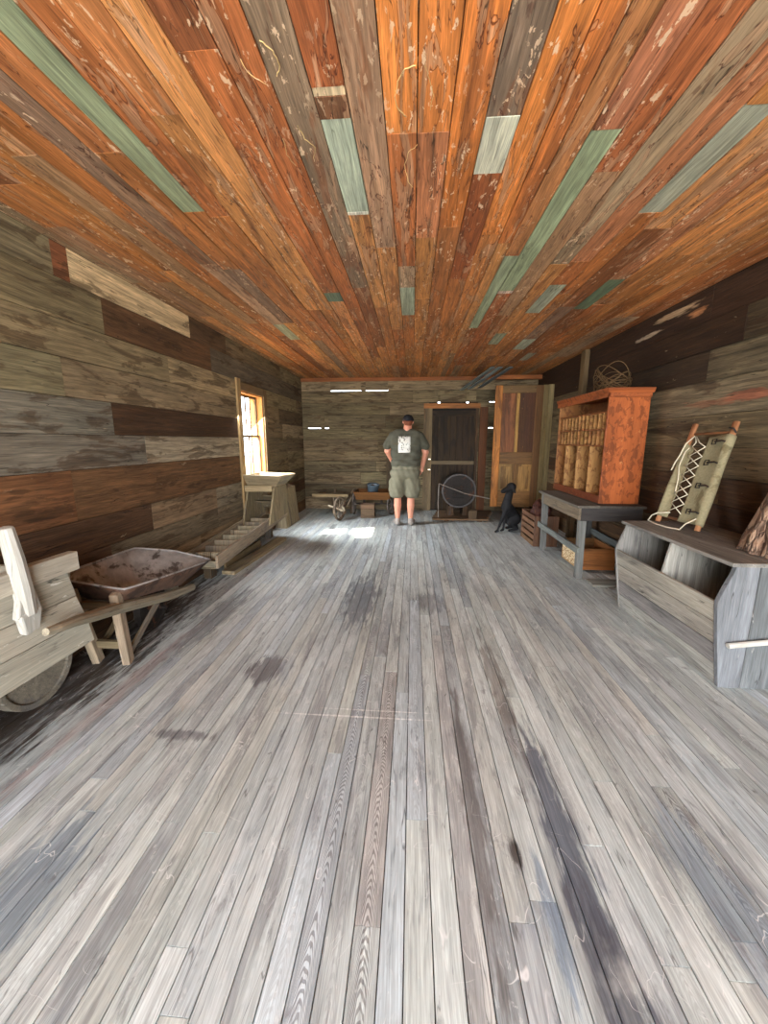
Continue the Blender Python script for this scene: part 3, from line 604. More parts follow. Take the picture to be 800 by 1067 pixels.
for k in range(8):
    y = 3.42+k*.185; mb = MB(); z = za(y)-.105
    mb.prism([(xl+.025, y, z), (xl+.025, y+.15, z), (xl+.025, y+.03, z+.075), (xl+.025, y+.008, z+.075)], (xr-xl-.05, 0, 0), jit(C(162, 150, 126), .06, .02), up=(1, 0, 0)); obj('riffle', mb, M_grey, t, bevel=.002)
for (x, dx) in ((-1.755, .022), (-2.09, .022)):
    mb = MB(); ys = [4.5, 4.67, 4.86, 5.05, 5.2]
    tp = [4.72, 4.82, 4.93, 5.05, 5.17]
    for k in range(4): mb.prism([(x, ys[k]+.002, za(ys[k])-.06), (x, ys[k+1]-.002, za(ys[k+1])-.06), (x, tp[k+1]-.001, .76), (x, tp[k]+.001, .76)], (dx, 0, 0), jit(C(150, 134, 104), .08, .02))
    obj('hopper_support', mb, M_grey, t, bevel=.002)
mb = MB(); mb.plank((-2.1, 4.68, .755), (-1.75, 4.68, .755), .075, .03, (0, 1, 0), C(176, 156, 120)); obj('cross_rail', mb, M_grey, t, bevel=.003)
mb = MB(); mb.plank((-2.09, 5.16, .52), (-1.76, 5.16, .52), .16, .02, (0, 1, 0), C(110, 96, 72)); obj('baffle', mb, M_grey, t)
mb = MB(); mb.plank((-2.09, 4.9, .56), (-1.76, 4.9, .56), .02, .08, (0, 1, 0), C(110, 96, 72)); obj('baffle', mb, M_grey, t)
b4 = [(-2.09, 4.76, .765), (-1.73, 4.76, .765), (-1.73, 5.12, .765), (-2.09, 5.12, .765)]; t4 = [(-2.12, 4.66, .925), (-1.62, 4.66, .91), (-1.60, 5.2, .90), (-2.12, 5.2, .915)]
for k in range(4):
    a, b, c_, d = Vector(b4[k]), Vector(b4[(k+1) % 4]), Vector(t4[(k+1) % 4]), Vector(t4[k]); n_ = (b-a).cross(d-a).normalized()
    mb = MB(); mb.prism([a, b, c_, d], n_*-.02, jit(C(164, 146, 114), .08, .02), up=(b-a)); obj('hopper_side', mb, M_grey, t, bevel=.002)
mb = MB(); mb.box((-2.08, 4.77, .755), (-1.74, 5.11, .768), C(90, 80, 62)); obj('hopper_floor', mb, M_grey, t)
for y in (3.5, 5.1):
    mb = MB(); mb.box((-2.05, y, .0), (-1.97, y+.1, za(y)-.125), C(84, 70, 52)); obj('support_block', mb, M_grey, t)
mb = MB(); mb.plank((-1.86, 3.62, .022), (-1.78, 5.02, .022), .14, .04, (0, 0, 1), C(158, 140, 108), n_seg=5, wob=.003); tag(obj('loose_plank', mb, M_grey, bevel=.004), 'grey plank lying on the floor beside the rocker sluice', 'plank')
mb = MB(); mb.box((-1.97+.0, 3.75, .001), (-1.945, 4.7, .09), C(128, 108, 76)); tag(obj('loose_plank', mb, M_grey, bevel=.003), 'narrow board standing on edge under the rocker sluice trough', 'plank')
# tapered wooden chute beyond the hopper
t = T('grain_chute', 'pale tapered wooden chute standing against the left wall beyond the sluice', 'chute', (-2.0, 6.1, 0))
for (y, c) in ((5.72, C(150, 134, 106)), (6.36, C(150, 134, 106))):
    mb = MB(); mb.prism([(-2.11, y, .0), (-1.93, y, .0), (-1.99, y, .6), (-2.11, y, .63)], (0, .022, 0), c); obj('end_panel', mb, M_grey, t, bevel=.003)
mb = MB()
for k in range(4): mb.prism([(-1.93, 5.742+k*.155, .0), (-1.93, 5.742+k*.155+.152, .0), (-1.99, 5.742+k*.155+.152, .6), (-1.99, 5.742+k*.155, .6)], (-.02, 0, 0), jit(C(160, 144, 112), .07, .02))
obj('front_panel', mb, M_grey, t, bevel=.002)

# ------------------------------------------------------------------ right: two-bay bin
BG = C(158, 156, 150); t = T('feed_bin', 'grey weathered two-compartment wooden bin with sloping open front, nearest on right', 'bin', (1.95, 2.55, 0))
mb = MB(); zz = [0, .125, .245, .375, .495]
for k in range(4):
    xa = 1.712-.075*zz[k]/.49; xb = 1.712-.075*zz[k+1]/.49
    mb.prism([(xa, 2.09, zz[k]+.002), (xa, 3.10, zz[k]+.002), (xb, 3.10, zz[k+1]-.002), (xb, 2.09, zz[k+1]-.002)], (.022, 0, 0), jit([C(178, 176, 168), C(136, 134, 130), C(168, 162, 150), C(176, 170, 156)][k], .05, .02), up=(0, 1, 0))
obj('front_panel', mb, M_grey, t, bevel=.003)
BG2 = C(122, 126, 128)
def prof(y, dy, c, notch=True):
    mb = MB(); cuts = [1.63, 1.82, 2.02, 2.235]
    for k in range(3):
        a, b = cuts[k], cuts[k+1]-.003; zt = .70
        if k == 0: P = [(1.708, 0), (b, 0), (b, zt), (1.70, zt), (1.688, .655), (1.66, .58), (1.634, .50), (1.636, .47), (1.66, .3)]
        else: P = [(a, 0), (b, 0), (b, zt), (a, zt)]
        mb.prism([(x, y, z) for x, z in P], (0, dy, 0), jit(c, .08, .02))
    return mb
obj('end_panel', prof(2.055, .028, BG2), M_grey, t, bevel=.003); obj('end_panel', prof(3.10, .022, C(160, 158, 150)), M_grey, t, bevel=.003)
mb = MB(); mb.prism([(1.73, 2.56, .02), (2.22, 2.56, .02), (2.22, 2.56, .695), (1.695, 2.56, .695), (1.662, 2.56, .50), (1.668, 2.56, .3)], (0, .022, 0), C(170, 166, 156)); obj('divider', mb, M_grey, t, bevel=.003)
mb = MB(); mb.box((1.665, 2.04, .702), (1.86, 3.13, .724), C(142, 138, 130)); mb.box((1.863, 2.04, .702), (2.05, 3.13, .724), C(130, 124, 116)); mb.box((2.053, 2.04, .702), (2.24, 3.13, .724), C(124, 114, 102)); obj('top_boards', mb, M_grey, t, bevel=.003)
mb = MB(); mb.box((2.215, 2.085, .0), (2.235, 3.1, .70), C(52, 48, 44)); obj('back_panel', mb, M_grey, t); mb = MB(); mb.box((1.735, 2.085, .0), (2.21, 3.1, .02), C(52, 48, 44)); obj('bottom_board', mb, M_grey, t)  # back and bottom coloured near-black, painting in the shade inside the bin
mb = MB(); mb.tube([(1.70, 2.03, .265), (1.95, 2.025, .305), (2.2, 2.03, .34)], .0145, C(206, 202, 192), 8); obj('handle_stick', mb, M_pale, t, label='pale round stick fixed across the end')
mb = MB(); mb.box((2.14, 2.035, .2), (2.19, 2.054, .42), C(120, 120, 122)); obj('cleat', mb, M_grey, t)

# pack frame leaning on the wall, standing on the bin
M_canvas = plain('olive_canvas', C(146, 138, 108), .9, 0, .16, 60, .3, stain=C(118, 108, 80), stain_t=.57, stain_scale=7, spec=.15)
M_cord = plain('pale_cord', C(208, 200, 176), .9, 0, .15, 120, .4, spec=.1)
M_pole = wood('orange_pole_wood', streak=.3, fine=.2, stain=C(130, 80, 44), stain_t=.6, crack=.4, rough=.6, bump=.2)
BL, BRt, TL, TR = Vector((1.905, 3.09, .745)), Vector((1.975, 2.73, .745)), Vector((2.205, 3.27, 1.47)), Vector((2.205, 2.845, 1.475))
def pf(s_, t_, o=0.):
    p = BL.lerp(BRt, s_).lerp(TL.lerp(TR, s_), t_); nn = (BRt-BL).cross(TL-BL).normalized()
    if nn.x > 0: nn = -nn
    return p+nn*o
t = T('pack_frame', 'laced canvas pack frame leaning on the right wall on top of the bin', 'pack frame', (1.98, 2.9, .726))
for s_ in (.04, .95):
    mb = MB(); mb.tube([pf(s_, -.015), pf(s_, .3), pf(s_, .7), pf(s_, 1.0)], [.021, .021, .022, .024], C(188, 132, 92), 10, flat=.75); obj('pole', mb, M_pole, t, smooth=True)
mb = MB(); mb.tube([pf(.0, .9, -.005), pf(1., .91, -.005)], .009, C(130, 84, 50)); obj('crossbar', mb, M_pole, t, smooth=True); mb = MB(); mb.tube([pf(.0, .05, -.01), pf(1., .05, -.01)], .012, C(120, 76, 46)); obj('crossbar', mb, M_pole, t, smooth=True)
def cf(sp_, s_in, ta, tb0, tb1, ph):   # from the inner edge s_in flat to the pole at sp_, then round the pole
    sg = 1 if sp_ > s_in else -1
    def f(u, v):
        e_ = (BRt-BL).lerp(TR-TL, .5).normalized()
        if u < .6: q = u/.6; s_ = s_in+(sp_-s_in)*q; off = .026*q**2+.004; dx = 0
        else: th_ = math.pi/2-(u-.6)/.4*math.pi*1.15; s_ = sp_; off = .027*math.sin(th_)+.001; dx = sg*.027*math.cos(th_)
        t_ = ta+(tb0+(tb1-tb0)*min(1, u/.6)-ta)*v
        return pf(s_, t_, off+.003*math.sin(9*v+7*u+ph))+e_*dx
    return f
mb = MB(); mb.grid(cf(.04, .24, .04, .74, .80, 0), 18, 20, .003, (1, 1, 1)); obj('canvas_panel', mb, M_canvas, t, smooth=True)
mb = MB(); mb.grid(cf(.95, .50, .03, .86, .875, 2), 24, 22, .003, (1, 1, 1)); obj('canvas_panel', mb, M_canvas, t, smooth=True)
mb = MB(); L0, L1 = .22, .53; tv = [.10+k*.094 for k in range(8)]
for k in range(7):
    mb.tube([pf(L0, tv[k], .014), pf(L1, tv[k+1], .017)], .0032); mb.tube([pf(L1, tv[k], .014), pf(L0, tv[k+1], .019)], .0032)
mb.tube([pf(L1, tv[7], .016), pf(.36, .80, .02), pf(.24, .86, .02)], .0034); mb.tube([pf(L0, tv[7], .016), pf(.28, .80, .02), pf(.22, .86, .022)], .0034)
obj('lacing', mb, M_cord, t, smooth=True)
mb = MB(); mb.tube([pf(.22, .86, .03), pf(.08, .78, .034), pf(.05, .66, .036), pf(-.0, .58, .036), pf(-.02, .5, .036)], .0045); mb.tube([pf(.2, .74, .03), pf(.13, .70, .03), pf(.12, .55, .03), pf(.2, .42, .022), pf(.24, .3, .02)], .004)
mb.tube([pf(.3, .09, .02), pf(.05, .06, .03), pf(-.06, .02, .035), (1.86, 3.12, .731), (1.84, 3.0, .731), (1.85, 2.88, .73), (1.89, 2.80, .731), pf(.8, .01, .05), pf(.94, .08, .035)], .0048); obj('rope_loop', mb, M_cord, t, smooth=True)
for k, tt in enumerate((.13, .38, .60, .80)):
    mb = MB(); mb.tube([pf(.66, tt-.02, .025), pf(.66, tt+.025, .025), pf(.76, tt+.025, .032), pf(.76, tt-.02, .032)], .004, closed=True); mb.tube([pf(.74, tt, .034), pf(.88, tt+.01, .037), pf(.95, tt, .037)], .006); obj('buckle', mb, M_iron, t, smooth=True)
mb = MB(); mb.tube([pf(.92, .93, .03), pf(1., .925, .026), pf(1.02, .9, .0)], .006); obj('hook', mb, M_iron, t)
# bark stump
g = G('tree_bark'); tc = g.n('ShaderNodeTexCoord').outputs['Object']
nb = g.noise(g.vm('MULTIPLY', tc, (1, 1, .3)), 26, 5, .6, 1.0); vb = g.n('ShaderNodeTexVoronoi'); vb.feature = 'DISTANCE_TO_EDGE'; g.put(vb.inputs['Vector'], g.vm('ADD', g.vm('MULTIPLY', tc, (1, 1, .35)), g.vm('MULTIPLY', nb, (.03, .03, .03)))); g.put(vb.inputs['Scale'], 22)
cb = g.mix(g.ss(nb, .3, .7), C(128, 98, 78), C(188, 158, 132)); cb = g.mix(g.ss(vb.outputs['Distance'], 0, .11, .75, 0), cb, C(58, 38, 28)); g.put(g.b.inputs['Base Color'], cb); g.put(g.b.inputs['Roughness'], .9)
g.bump(g.math('ADD', g.ss(vb.outputs['Distance'], 0, .2), g.math('MULTIPLY', nb, .6)), .9, .02)
mb = MB(); N_ = 64; lv = 26; cos = []; fs = []
for i in range(lv+1):
    f = i/lv; z = .727+.45*f; cx_, cy_ = 2.075+.03*f, 2.20-.02*f; r_ = .19*(1-.42*f**1.0)*(1 if f < .93 else 1-.5*(f-.93)/.07)
    for k in range(N_):
        th_ = 2*math.pi*k/N_; rid = .010*math.sin(th_*11+f*3+math.sin(f*5))+.006*math.sin(th_*23-f*6)+.012*math.sin(th_*3+1)
        zz_ = z+(.012*math.sin(3*th_) if i in (lv,) else 0); cos.append((min(cx_+(r_+rid*(1-.2*f))*math.cos(th_), 2.245), cy_+(r_*1.1+rid)*math.sin(th_), zz_))
for i in range(lv):
    for k in range(N_): fs.append((i*N_+k, i*N_+(k+1) % N_, (i+1)*N_+(k+1) % N_, (i+1)*N_+k))
fs += [tuple(range(N_))[::-1], tuple(range(lv*N_, (lv+1)*N_))]
mb.add(cos, fs, cos, (1, 1, 1)); tag(obj('tree_stump', mb, g.m, smooth=True), 'tapering bark-covered stump on top of the grey bin at right edge', 'stump')

# ------------------------------------------------------------------ right: work table
t = T('work_table', 'low dark grey wooden table carrying the orange pigeonhole cabinet', 'table', (1.88, 4.3, 0))
TG = C(112, 108, 100)
mb = MB(); mb.box((1.57, 3.73, .715), (1.78, 4.88, .74), C(110, 104, 94)); mb.box((1.783, 3.73, .715), (1.99, 4.88, .74), C(84, 78, 70)); mb.box((1.993, 3.73, .715), (2.2, 4.88, .74), C(84, 78, 70)); obj('table_top', mb, M_grey, t, bevel=.003)
mb = MB(); mb.box((1.60, 3.76, .595), (1.622, 4.85, .714), C(126, 112, 92)); obj('apron', mb, M_grey, t, bevel=.002)
mb = MB(); mb.box((1.623, 3.765, .585), (2.19, 3.787, .714), C(66, 62, 60)); obj('apron', mb, M_grey, t, bevel=.002)
mb = MB(); mb.box((1.623, 4.82, .595), (2.19, 4.842, .714), C(70, 64, 56)); obj('apron', mb, M_grey, t)
for (x, y) in ((1.65, 3.80), (1.63, 4.80), (2.15, 3.82), (2.15, 4.78)):
    mb = MB(); mb.plank((x+.012, y, 0), (x, y, .714), .06, .06, (0, 1, 0), jit(C(112, 112, 108), .1), w1=.065); obj('leg', mb, M_grey, t, bevel=.004)
mb = MB(); mb.plank((1.612, 3.72, .30), (1.60, 4.90, .315), .065, .025, (1, 0, 0), C(120, 124, 118)); obj('lower_rail', mb, M_grey, t, bevel=.003)
mb = MB(); mb.plank((2.185, 3.75, .25), (2.185, 4.84, .27), .07, .022, (1, 0, 0), C(92, 96, 94)); obj('lower_rail', mb, M_grey, t, bevel=.003)
# box under the table
M_box = wood('brown_crate_wood', streak=.35, fine=.25, stain=C(92, 54, 28), stain_t=.56, crack=.5, rough=.7, bump=.3)
t = T('packing_box', 'open brown wooden packing box with pale printed side under the table', 'box', (1.93, 4.2, 0)); BX = (1.74, 2.1, 3.98, 4.45, .022, .25); BC = C(140, 88, 44)
mb = MB(); mb.box((BX[0], BX[2], BX[4]), (BX[1], BX[2]+.016, BX[5]), BC); obj('front_side', mb, M_box, t, bevel=.002)
mb = MB(); mb.box((BX[0], BX[3]-.016, BX[4]), (BX[1], BX[3], BX[5]), C(120, 84, 48)); obj('back_side', mb, M_box, t, bevel=.002)
mb = MB(); mb.box((BX[0], BX[2]+.016, BX[4]), (BX[0]+.016, BX[3]-.016, BX[5]), C(190, 150, 100)); obj('left_side', mb, M_box, t, bevel=.002)
mb = MB(); mb.box((BX[1]-.016, BX[2]+.016, BX[4]), (BX[1], BX[3]-.016, BX[5]), BC); obj('right_side', mb, M_box, t, bevel=.002)
mb = MB(); mb.box((BX[0]+.016, BX[2]+.016, BX[4]), (BX[1]-.016, BX[3]-.016, BX[4]+.012), BC); obj('bottom', mb, M_box, t)
g = G('printed_label'); tc = g.n('ShaderNodeTexCoord').outputs['Object']; nl = g.noise(g.vm('MULTIPLY', tc, (1, 40, 70)), 1, 3, .7); c = g.mix(g.ss(nl, .5, .56), C(226, 206, 164), C(158, 112, 70)); g.put(g.b.inputs['Base Color'], c); g.put(g.b.inputs['Roughness'], .8)
mb = MB(); mb.box((BX[0]-.0015, BX[2]+.03, BX[4]+.02), (BX[0], BX[3]-.03, BX[5]-.02), (1, 1, 1)); obj('paper_label', mb, g.m, t)
mb = MB(); mb.box((1.7, 3.55, .001), (2.2, 3.72, .022), C(138, 136, 126)); tag(obj('loose_plank', mb, M_grey, bevel=.003), 'short grey board on the floor between the table and the bin', 'plank')
# slatted crate beyond the table
t = T('slatted_crate', 'reddish slatted wooden crate on the floor at the far end of the table', 'crate', (1.72, 5.25, 0))
for z in (.0, .085, .17, .255, .335):
    mb = MB(); mb.box((1.565, 4.95, z+.003), (1.578, 5.50, z+.062), jit(C(122, 90, 66), .18, .05)); obj('slat', mb, M_box, t, bevel=.002)
    mb = MB(); mb.box((1.852, 4.95, z+.003), (1.865, 5.50, z+.062), jit(C(96, 70, 50), .1)); obj('slat', mb, M_box, t)
for y in (4.93, 5.5):
    mb = MB(); mb.box((1.565, y, .003), (1.865, y+.018, .40), C(92, 64, 46)); obj('end_panel', mb, M_box, t, bevel=.002)
mb = MB(); mb.box((1.58, 4.95, .003), (1.85, 5.5, .015), C(80, 56, 40)); obj('bottom', mb, M_box, t)
M_cloth = plain('dark_red_leather', C(70, 36, 26), .7, 0, .4, 12, .4, stain=C(120, 92, 56), stain_t=.6, stain_scale=10)
tag(blob('leather_bundle', [((1.67, 5.05, .36), (1.76, 5.14, .44), .07, .08, (1, 1, .8)), ((1.7, 5.3, .38), (1.75, 5.40, .45), .08, .07), ((1.68, 5.15, .42), (1.72, 5.3, .52), .06, .05)], M_cloth, voxel=.012, it=3, shape=lambda v: v+Vector((.008*math.sin(v.y*60), .006*math.sin(v.z*70), .008*math.sin(v.x*70+v.y*40)))), 'dark red leather bundle heaped in the slatted crate', 'bundle')
# pigeonhole cabinet
M_cab = wood('orange_varnished_wood', gain=.64, streak=.2, fine=.12, stain=C(120, 62, 34), stain_t=.5, stain_a=.6, stain_scale=(12, 20, 20), fleck=C(232, 170, 110), fleck_t=.64, fleck_a=.35, fleck_scale=(24, 30, 30), crack=.0, rough=.5, bump=.15)
t = T('pigeonhole_cabinet', 'orange varnished wooden cabinet with pigeonholes and open bays on the table', 'cabinet', (2.0, 4.5, .741)); CO = C(206, 112, 58); CI = C(206, 150, 90); Cx0, Cx1, Cy0, Cy1, Cz0, Cz1 = 1.82, 2.19, 3.86, 5.10, .741, 1.79
mb = MB(); mb.box((Cx0, Cy0, Cz0), (Cx1, Cy0+.022, Cz1), CO); obj('side_panel', mb, M_cab, t, bevel=.002)
mb = MB(); mb.box((Cx0, Cy1-.022, Cz0), (Cx1, Cy1, Cz1), C(190, 130, 74)); obj('side_panel', mb, M_cab, t, bevel=.002)
mb = MB(); mb.box((Cx1-.014, Cy0+.022, Cz0), (Cx1, Cy1-.022, Cz1), C(150, 92, 50)); obj('back_panel', mb, M_cab, t)
mb = MB(); mb.prism([(Cx0-.01, Cy0-.012, Cz1-.005), (Cx0-.035, Cy0-.035, Cz1+.025), (Cx0-.035, Cy0-.035, Cz1+.04), (Cx1+.02, Cy0-.035, Cz1+.04), (Cx1+.02, Cy0-.012, Cz1-.005)][::1], (0, Cy1-Cy0+.05, 0), C(196, 108, 60), up=(0, 1, 0)); mb.box((Cx0-.018, Cy0-.02, Cz1-.045), (Cx0, Cy1+.02, Cz1-.004), C(190, 104, 56)); mb.box((Cx0-.018, Cy0-.02, Cz1-.045), (Cx1, Cy0, Cz1-.004), C(190, 104, 56)); obj('cornice', mb, M_cab, t, bevel=.003)
mb = MB(); mb.box((Cx0, Cy0+.022, Cz0), (Cx0+.02, Cy1-.022, Cz0+.075), C(140, 72, 40)); obj('base_rail', mb, M_cab, t, bevel=.002)
mb = MB(); mb.box((Cx0+.02, Cy0+.022, Cz0+.055), (Cx1-.014, Cy1-.022, Cz0+.07), CI); obj('bay_floor', mb, M_cab, t)
for z in (1.29, 1.45, 1.61):
    mb = MB(); mb.box((Cx0+.01, Cy0+.022, z), (Cx1-.014, Cy1-.022, z+.014), C(170, 104, 56)); obj('shelf', mb, M_cab, t, bevel=.001)
for k in range(1, 13):
    y = Cy0+.022+k*(Cy1-Cy0-.044)/13
    for z in (1.304, 1.464):
        mb = MB(); mb.box((Cx0+.014, y-.005, z), (Cx1-.014, y+.005, z+.146), jit(CI, .06)); obj('divider', mb, M_cab, t)
for y in (4.19, 4.5, 4.82):
    mb = MB(); mb.box((Cx0+.012, y-.008, Cz0+.07), (Cx1-.014, y+.008, 1.29), C(212, 160, 98)); obj('bay_partition', mb, M_cab, t)
# wire coil on the cabinet
M_wire = plain('rusty_wire', C(120, 96, 66), .6, .5, .3, 40, .2)
mb = MB(); Rw = random.Random(3)
for k in range(11):
    pts = []; r0 = Rw.uniform(.15, .2); tx, ty = Rw.uniform(-.25, .25), Rw.uniform(-.25, .25); ph = Rw.uniform(0, 6)
    for j in range(36):
        a_ = 2*math.pi*j/36; x_, y_ = r0*math.cos(a_), r0*1.1*math.sin(a_); z_ = x_*tx*2+y_*ty*2+.1+.05*math.sin(2*a_+ph)
        pts.append((2.01+x_*.8, 4.25+y_, 1.838+max(.004, z_)))
    mb.tube(pts, .0035, closed=True, sides=5)
tag(obj('wire_coil', mb, M_wire, smooth=True), 'tangled coil of rusty wire on top of the orange cabinet', 'wire coil')

# ------------------------------------------------------------------ back right: drum, platform, rod
t = T('iron_drum', 'dark round iron drum lying on its side before the back door', 'drum', (.81, 6.95, .05))
mb = MB(); mb.lathe([(.0, .02), (.26, .02), (.262, 0), (.29, 0), (.29, .03), (.275, .04), (.285, .18), (.275, .32), (.29, .35), (.26, .36), (0, .36)], (.81, 6.72, .49), (0, 1, 0), n=40); obj('shell', mb, M_iron, t, smooth=False)
mb = MB(); mb.lathe([(.27, -.012), (.296, -.012), (.296, .012), (.27, .012), (.27, -.012)], (.81, 6.72, .49), (0, 1, 0), n=40); obj('hoop', mb, plain('grey_iron_hoop', C(66, 62, 60), .5, .4), t)
for k in range(5):
    mb = MB(); mb.box((.70, 6.69, .36+k*.045), (.90, 6.735, .375+k*.045), C(90, 86, 80)); obj('vent_slat', mb, M_iron, t)
for x in (.68, .94):
    mb = MB(); mb.prism([(x-.06, 6.74, .051), (x+.06, 6.74, .051), (x+.04, 6.74, .22), (x-.04, 6.74, .22)], (0, .28, 0), C(80, 60, 42)); obj('cradle_block', mb, M_grey, t)
t = T('plank_platform', 'low platform of brown planks on the floor under the drum', 'platform', (.85, 6.85, 0))
for k in range(5):
    y_ = 6.44+k*.17; mb = MB(); mb.plank((.35+.03*k, y_+.08, .034), (1.28+.05*k, y_+.08, .034), .16, .03, (0, 0, 1), jit(C(122, 98, 74), .1)); obj('board', mb, M_grey, t, bevel=.003)
for x in (.55, 1.1):
    mb = MB(); mb.box((x, 6.46, .0), (x+.08, 7.2, .019), C(90, 70, 50)); obj('bearer', mb, M_grey, t)
mb = MB(); mb.plank((1.02, 6.5, .05), (1.02, 6.5, .2), .14, .12, (0, 1, 0), C(92, 74, 54)); tag(obj('wood_block', mb, M_grey, bevel=.01), 'square wooden block standing on the platform beside the drum', 'block')
mb = MB(); mb.tube([(.46, 6.66, .62), (.9, 6.6, .46), (1.31, 6.58, .38), (1.325, 6.6, .375)], .008); mb.tube([(.46, 6.66, .62), (.45, 6.62, .3), (.455, 6.55, .051)], .008); tag(obj('bent_rod', mb, plain('pale_iron_rod', C(150, 140, 130), .5, .4)), 'thin bent iron rod crossing in front of the drum', 'rod')

# ------------------------------------------------------------------ back left: two carts
M_old = wood('old_brown_wood', gain=.8, streak=.4, fine=.3, stain=C(52, 36, 24), stain_t=.54, crack=.7, rough=.8, bump=.4)
def spoked(mb, c, ax, r, tr=.016, n=8, col=(1, 1, 1)):
    c = Vector(c); ax = Vector(ax).normalized(); x = ax.orthogonal().normalized(); y = ax.cross(x)
    mb.lathe([(r-.03, -tr), (r, -tr), (r, tr), (r-.03, tr), (r-.03, -tr)], c, ax, col, 30); mb.lathe([(0, -.04), (.03, -.04), (.035, 0), (.03, .04), (0, .04)], c, ax, col, 14)
    for k in range(n):
        d = x*math.cos(2*math.pi*k/n)+y*math.sin(2*math.pi*k/n); mb.tube([c+d*.025, c+d*(r-.02)], .009, col, 6)
t = T('wooden_barrow', 'small low wooden wheelbarrow with spoked front wheel by the back wall', 'wheelbarrow', (-1.3, 6.7, 0))
mb = MB(); spoked(mb, (-1.235, 6.42, .205), (.96, -.28, 0), .205, col=C(128, 112, 94)); obj('wheel', mb, M_old, t)
mb = MB(); mb.box((-1.74, 6.62, .36), (-1.14, 7.25, .385), C(110, 96, 74)); mb.plank((-1.76, 6.62, .40), (-1.12, 6.62, .40), .05, .02, (0, 1, 0), C(136, 116, 84)); obj('deck', mb, M_old, t)
for s_ in (-1, 1):
    mb = MB(); mb.plank((-1.235+s_*.06, 6.34, .20), (-1.30+s_*.19, 7.3, .42), .035, .035, (0, 0, 1), C(150, 134, 112)); obj('shaft', mb, M_old, t)
    mb = MB(); mb.plank((-1.30+s_*.17, 7.05, 0), (-1.30+s_*.17, 7.05, .36), .045, .035, (0, 1, 0), C(92, 74, 54)); obj('leg', mb, M_old, t)
    mb = MB(); mb.plank((-1.22+s_*.12, 6.5, .25), (-1.22+s_*.16, 6.62, .36), .03, .02, (1, 0, 0), C(120, 104, 84)); obj('brace', mb, M_old, t)
mb = MB(); mb.plank((-1.42, 6.36, .27), (-1.16, 6.30, .19), .03, .02, (0, 1, 0), C(170, 156, 132)); mb.plank((-1.13, 6.32, .19), (-1.17, 6.3, .27), .025, .02, (0, 1, 0), C(170, 156, 132)); obj('fork_bar', mb, M_old, t)
t = T('tray_cart', 'small rusty brown two-wheeled cart behind the standing man', 'cart', (-.72, 7.05, 0))
mb = MB()
for (a, b, c_, d) in (((-1.0, 6.86), (-.42, 6.86), (-.38, 6.82), (-1.04, 6.82)), ((-.42, 6.86), (-.42, 7.3), (-.38, 7.34), (-.38, 6.82)), ((-1.0, 7.3), (-1.0, 6.86), (-1.04, 6.82), (-1.04, 7.34)), ((-.42, 7.3), (-1.0, 7.3), (-1.04, 7.34), (-.38, 7.34))):
    A, B, D, E_ = Vector((*a, .30)), Vector((*b, .30)), Vector((*c_, .44)), Vector((*d, .44)); n_ = (B-A).cross(E_-A).normalized(); mb.prism([A, B, D, E_], n_*.015, jit(C(118, 74, 36), .08), up=B-A)
mb.box((-1.0, 6.86, .295), (-.42, 7.3, .31), C(90, 58, 32)); obj('tray', mb, M_old, t)
for (x, yy) in ((-.36, 7.0), (-1.07, 7.0)):
    mb = MB(); spoked(mb, (x, yy, .2), (.9, -.42, 0) if x > -.5 else (1, 0, 0), .2, .012, col=C(122, 112, 104)); obj('wheel', mb, M_old, t)
mb = MB(); mb.tube([(-1.07, 7.0, .2), (-.36, 7.0, .2)], .014); mb.box((-.9, 6.98, .2), (-.86, 7.02, .3), (1, 1, 1)); mb.box((-.58, 6.98, .2), (-.54, 7.02, .3), (1, 1, 1)); obj('axle', mb, M_iron, t)
M_pail = plain('blue_enamel', C(92, 106, 116), .5, .1, .3, 14, .1, stain=C(62, 50, 40), stain_t=.58)
t = T('enamel_pail', 'dented blue-grey enamel pail sitting in the rusty cart', 'pail', (-.74, 7.08, .311))
mb = MB(); mb.lathe([(0, .0), (.085, .0), (.11, .24), (.116, .245), (.112, .25), (.104, .24), (.08, .012), (0, .012)], (-.74, 7.08, .3115), (.1, -.15, 1), n=24); obj('body', mb, M_pail, t, smooth=True)
mb = MB(); mb.tube([(-.74+.11*math.cos(a_), 7.07-.08*math.sin(a_), .55+.03*math.sin(a_)) for a_ in [math.pi*k/10 for k in range(11)]], .004); obj('bail', mb, M_iron, t)
t = T('small_crate', 'small brown board crate on the floor in front of the rusty cart', 'crate', (-.78, 6.72, 0))
for (lo, hi) in (((-.90, 6.62, .002), (-.66, 6.635, .25)), ((-.90, 6.79, .002), (-.66, 6.805, .25)), ((-.90, 6.636, .002), (-.886, 6.789, .25)), ((-.674, 6.636, .002), (-.66, 6.789, .25))):
    mb = MB(); h_ = (hi[2]-lo[2])/3
    for k in range(3): mb.box((lo[0], lo[1], lo[2]+k*h_), (hi[0], hi[1], lo[2]+(k+1)*h_-.004), jit(C(116, 92, 70), .1))
    obj('side_panel', mb, M_old, t, bevel=.001)
mb = MB(); mb.box((-.885, 6.636, .002), (-.675, 6.789, .014), C(96, 76, 58)); obj('bottom', mb, M_old, t)

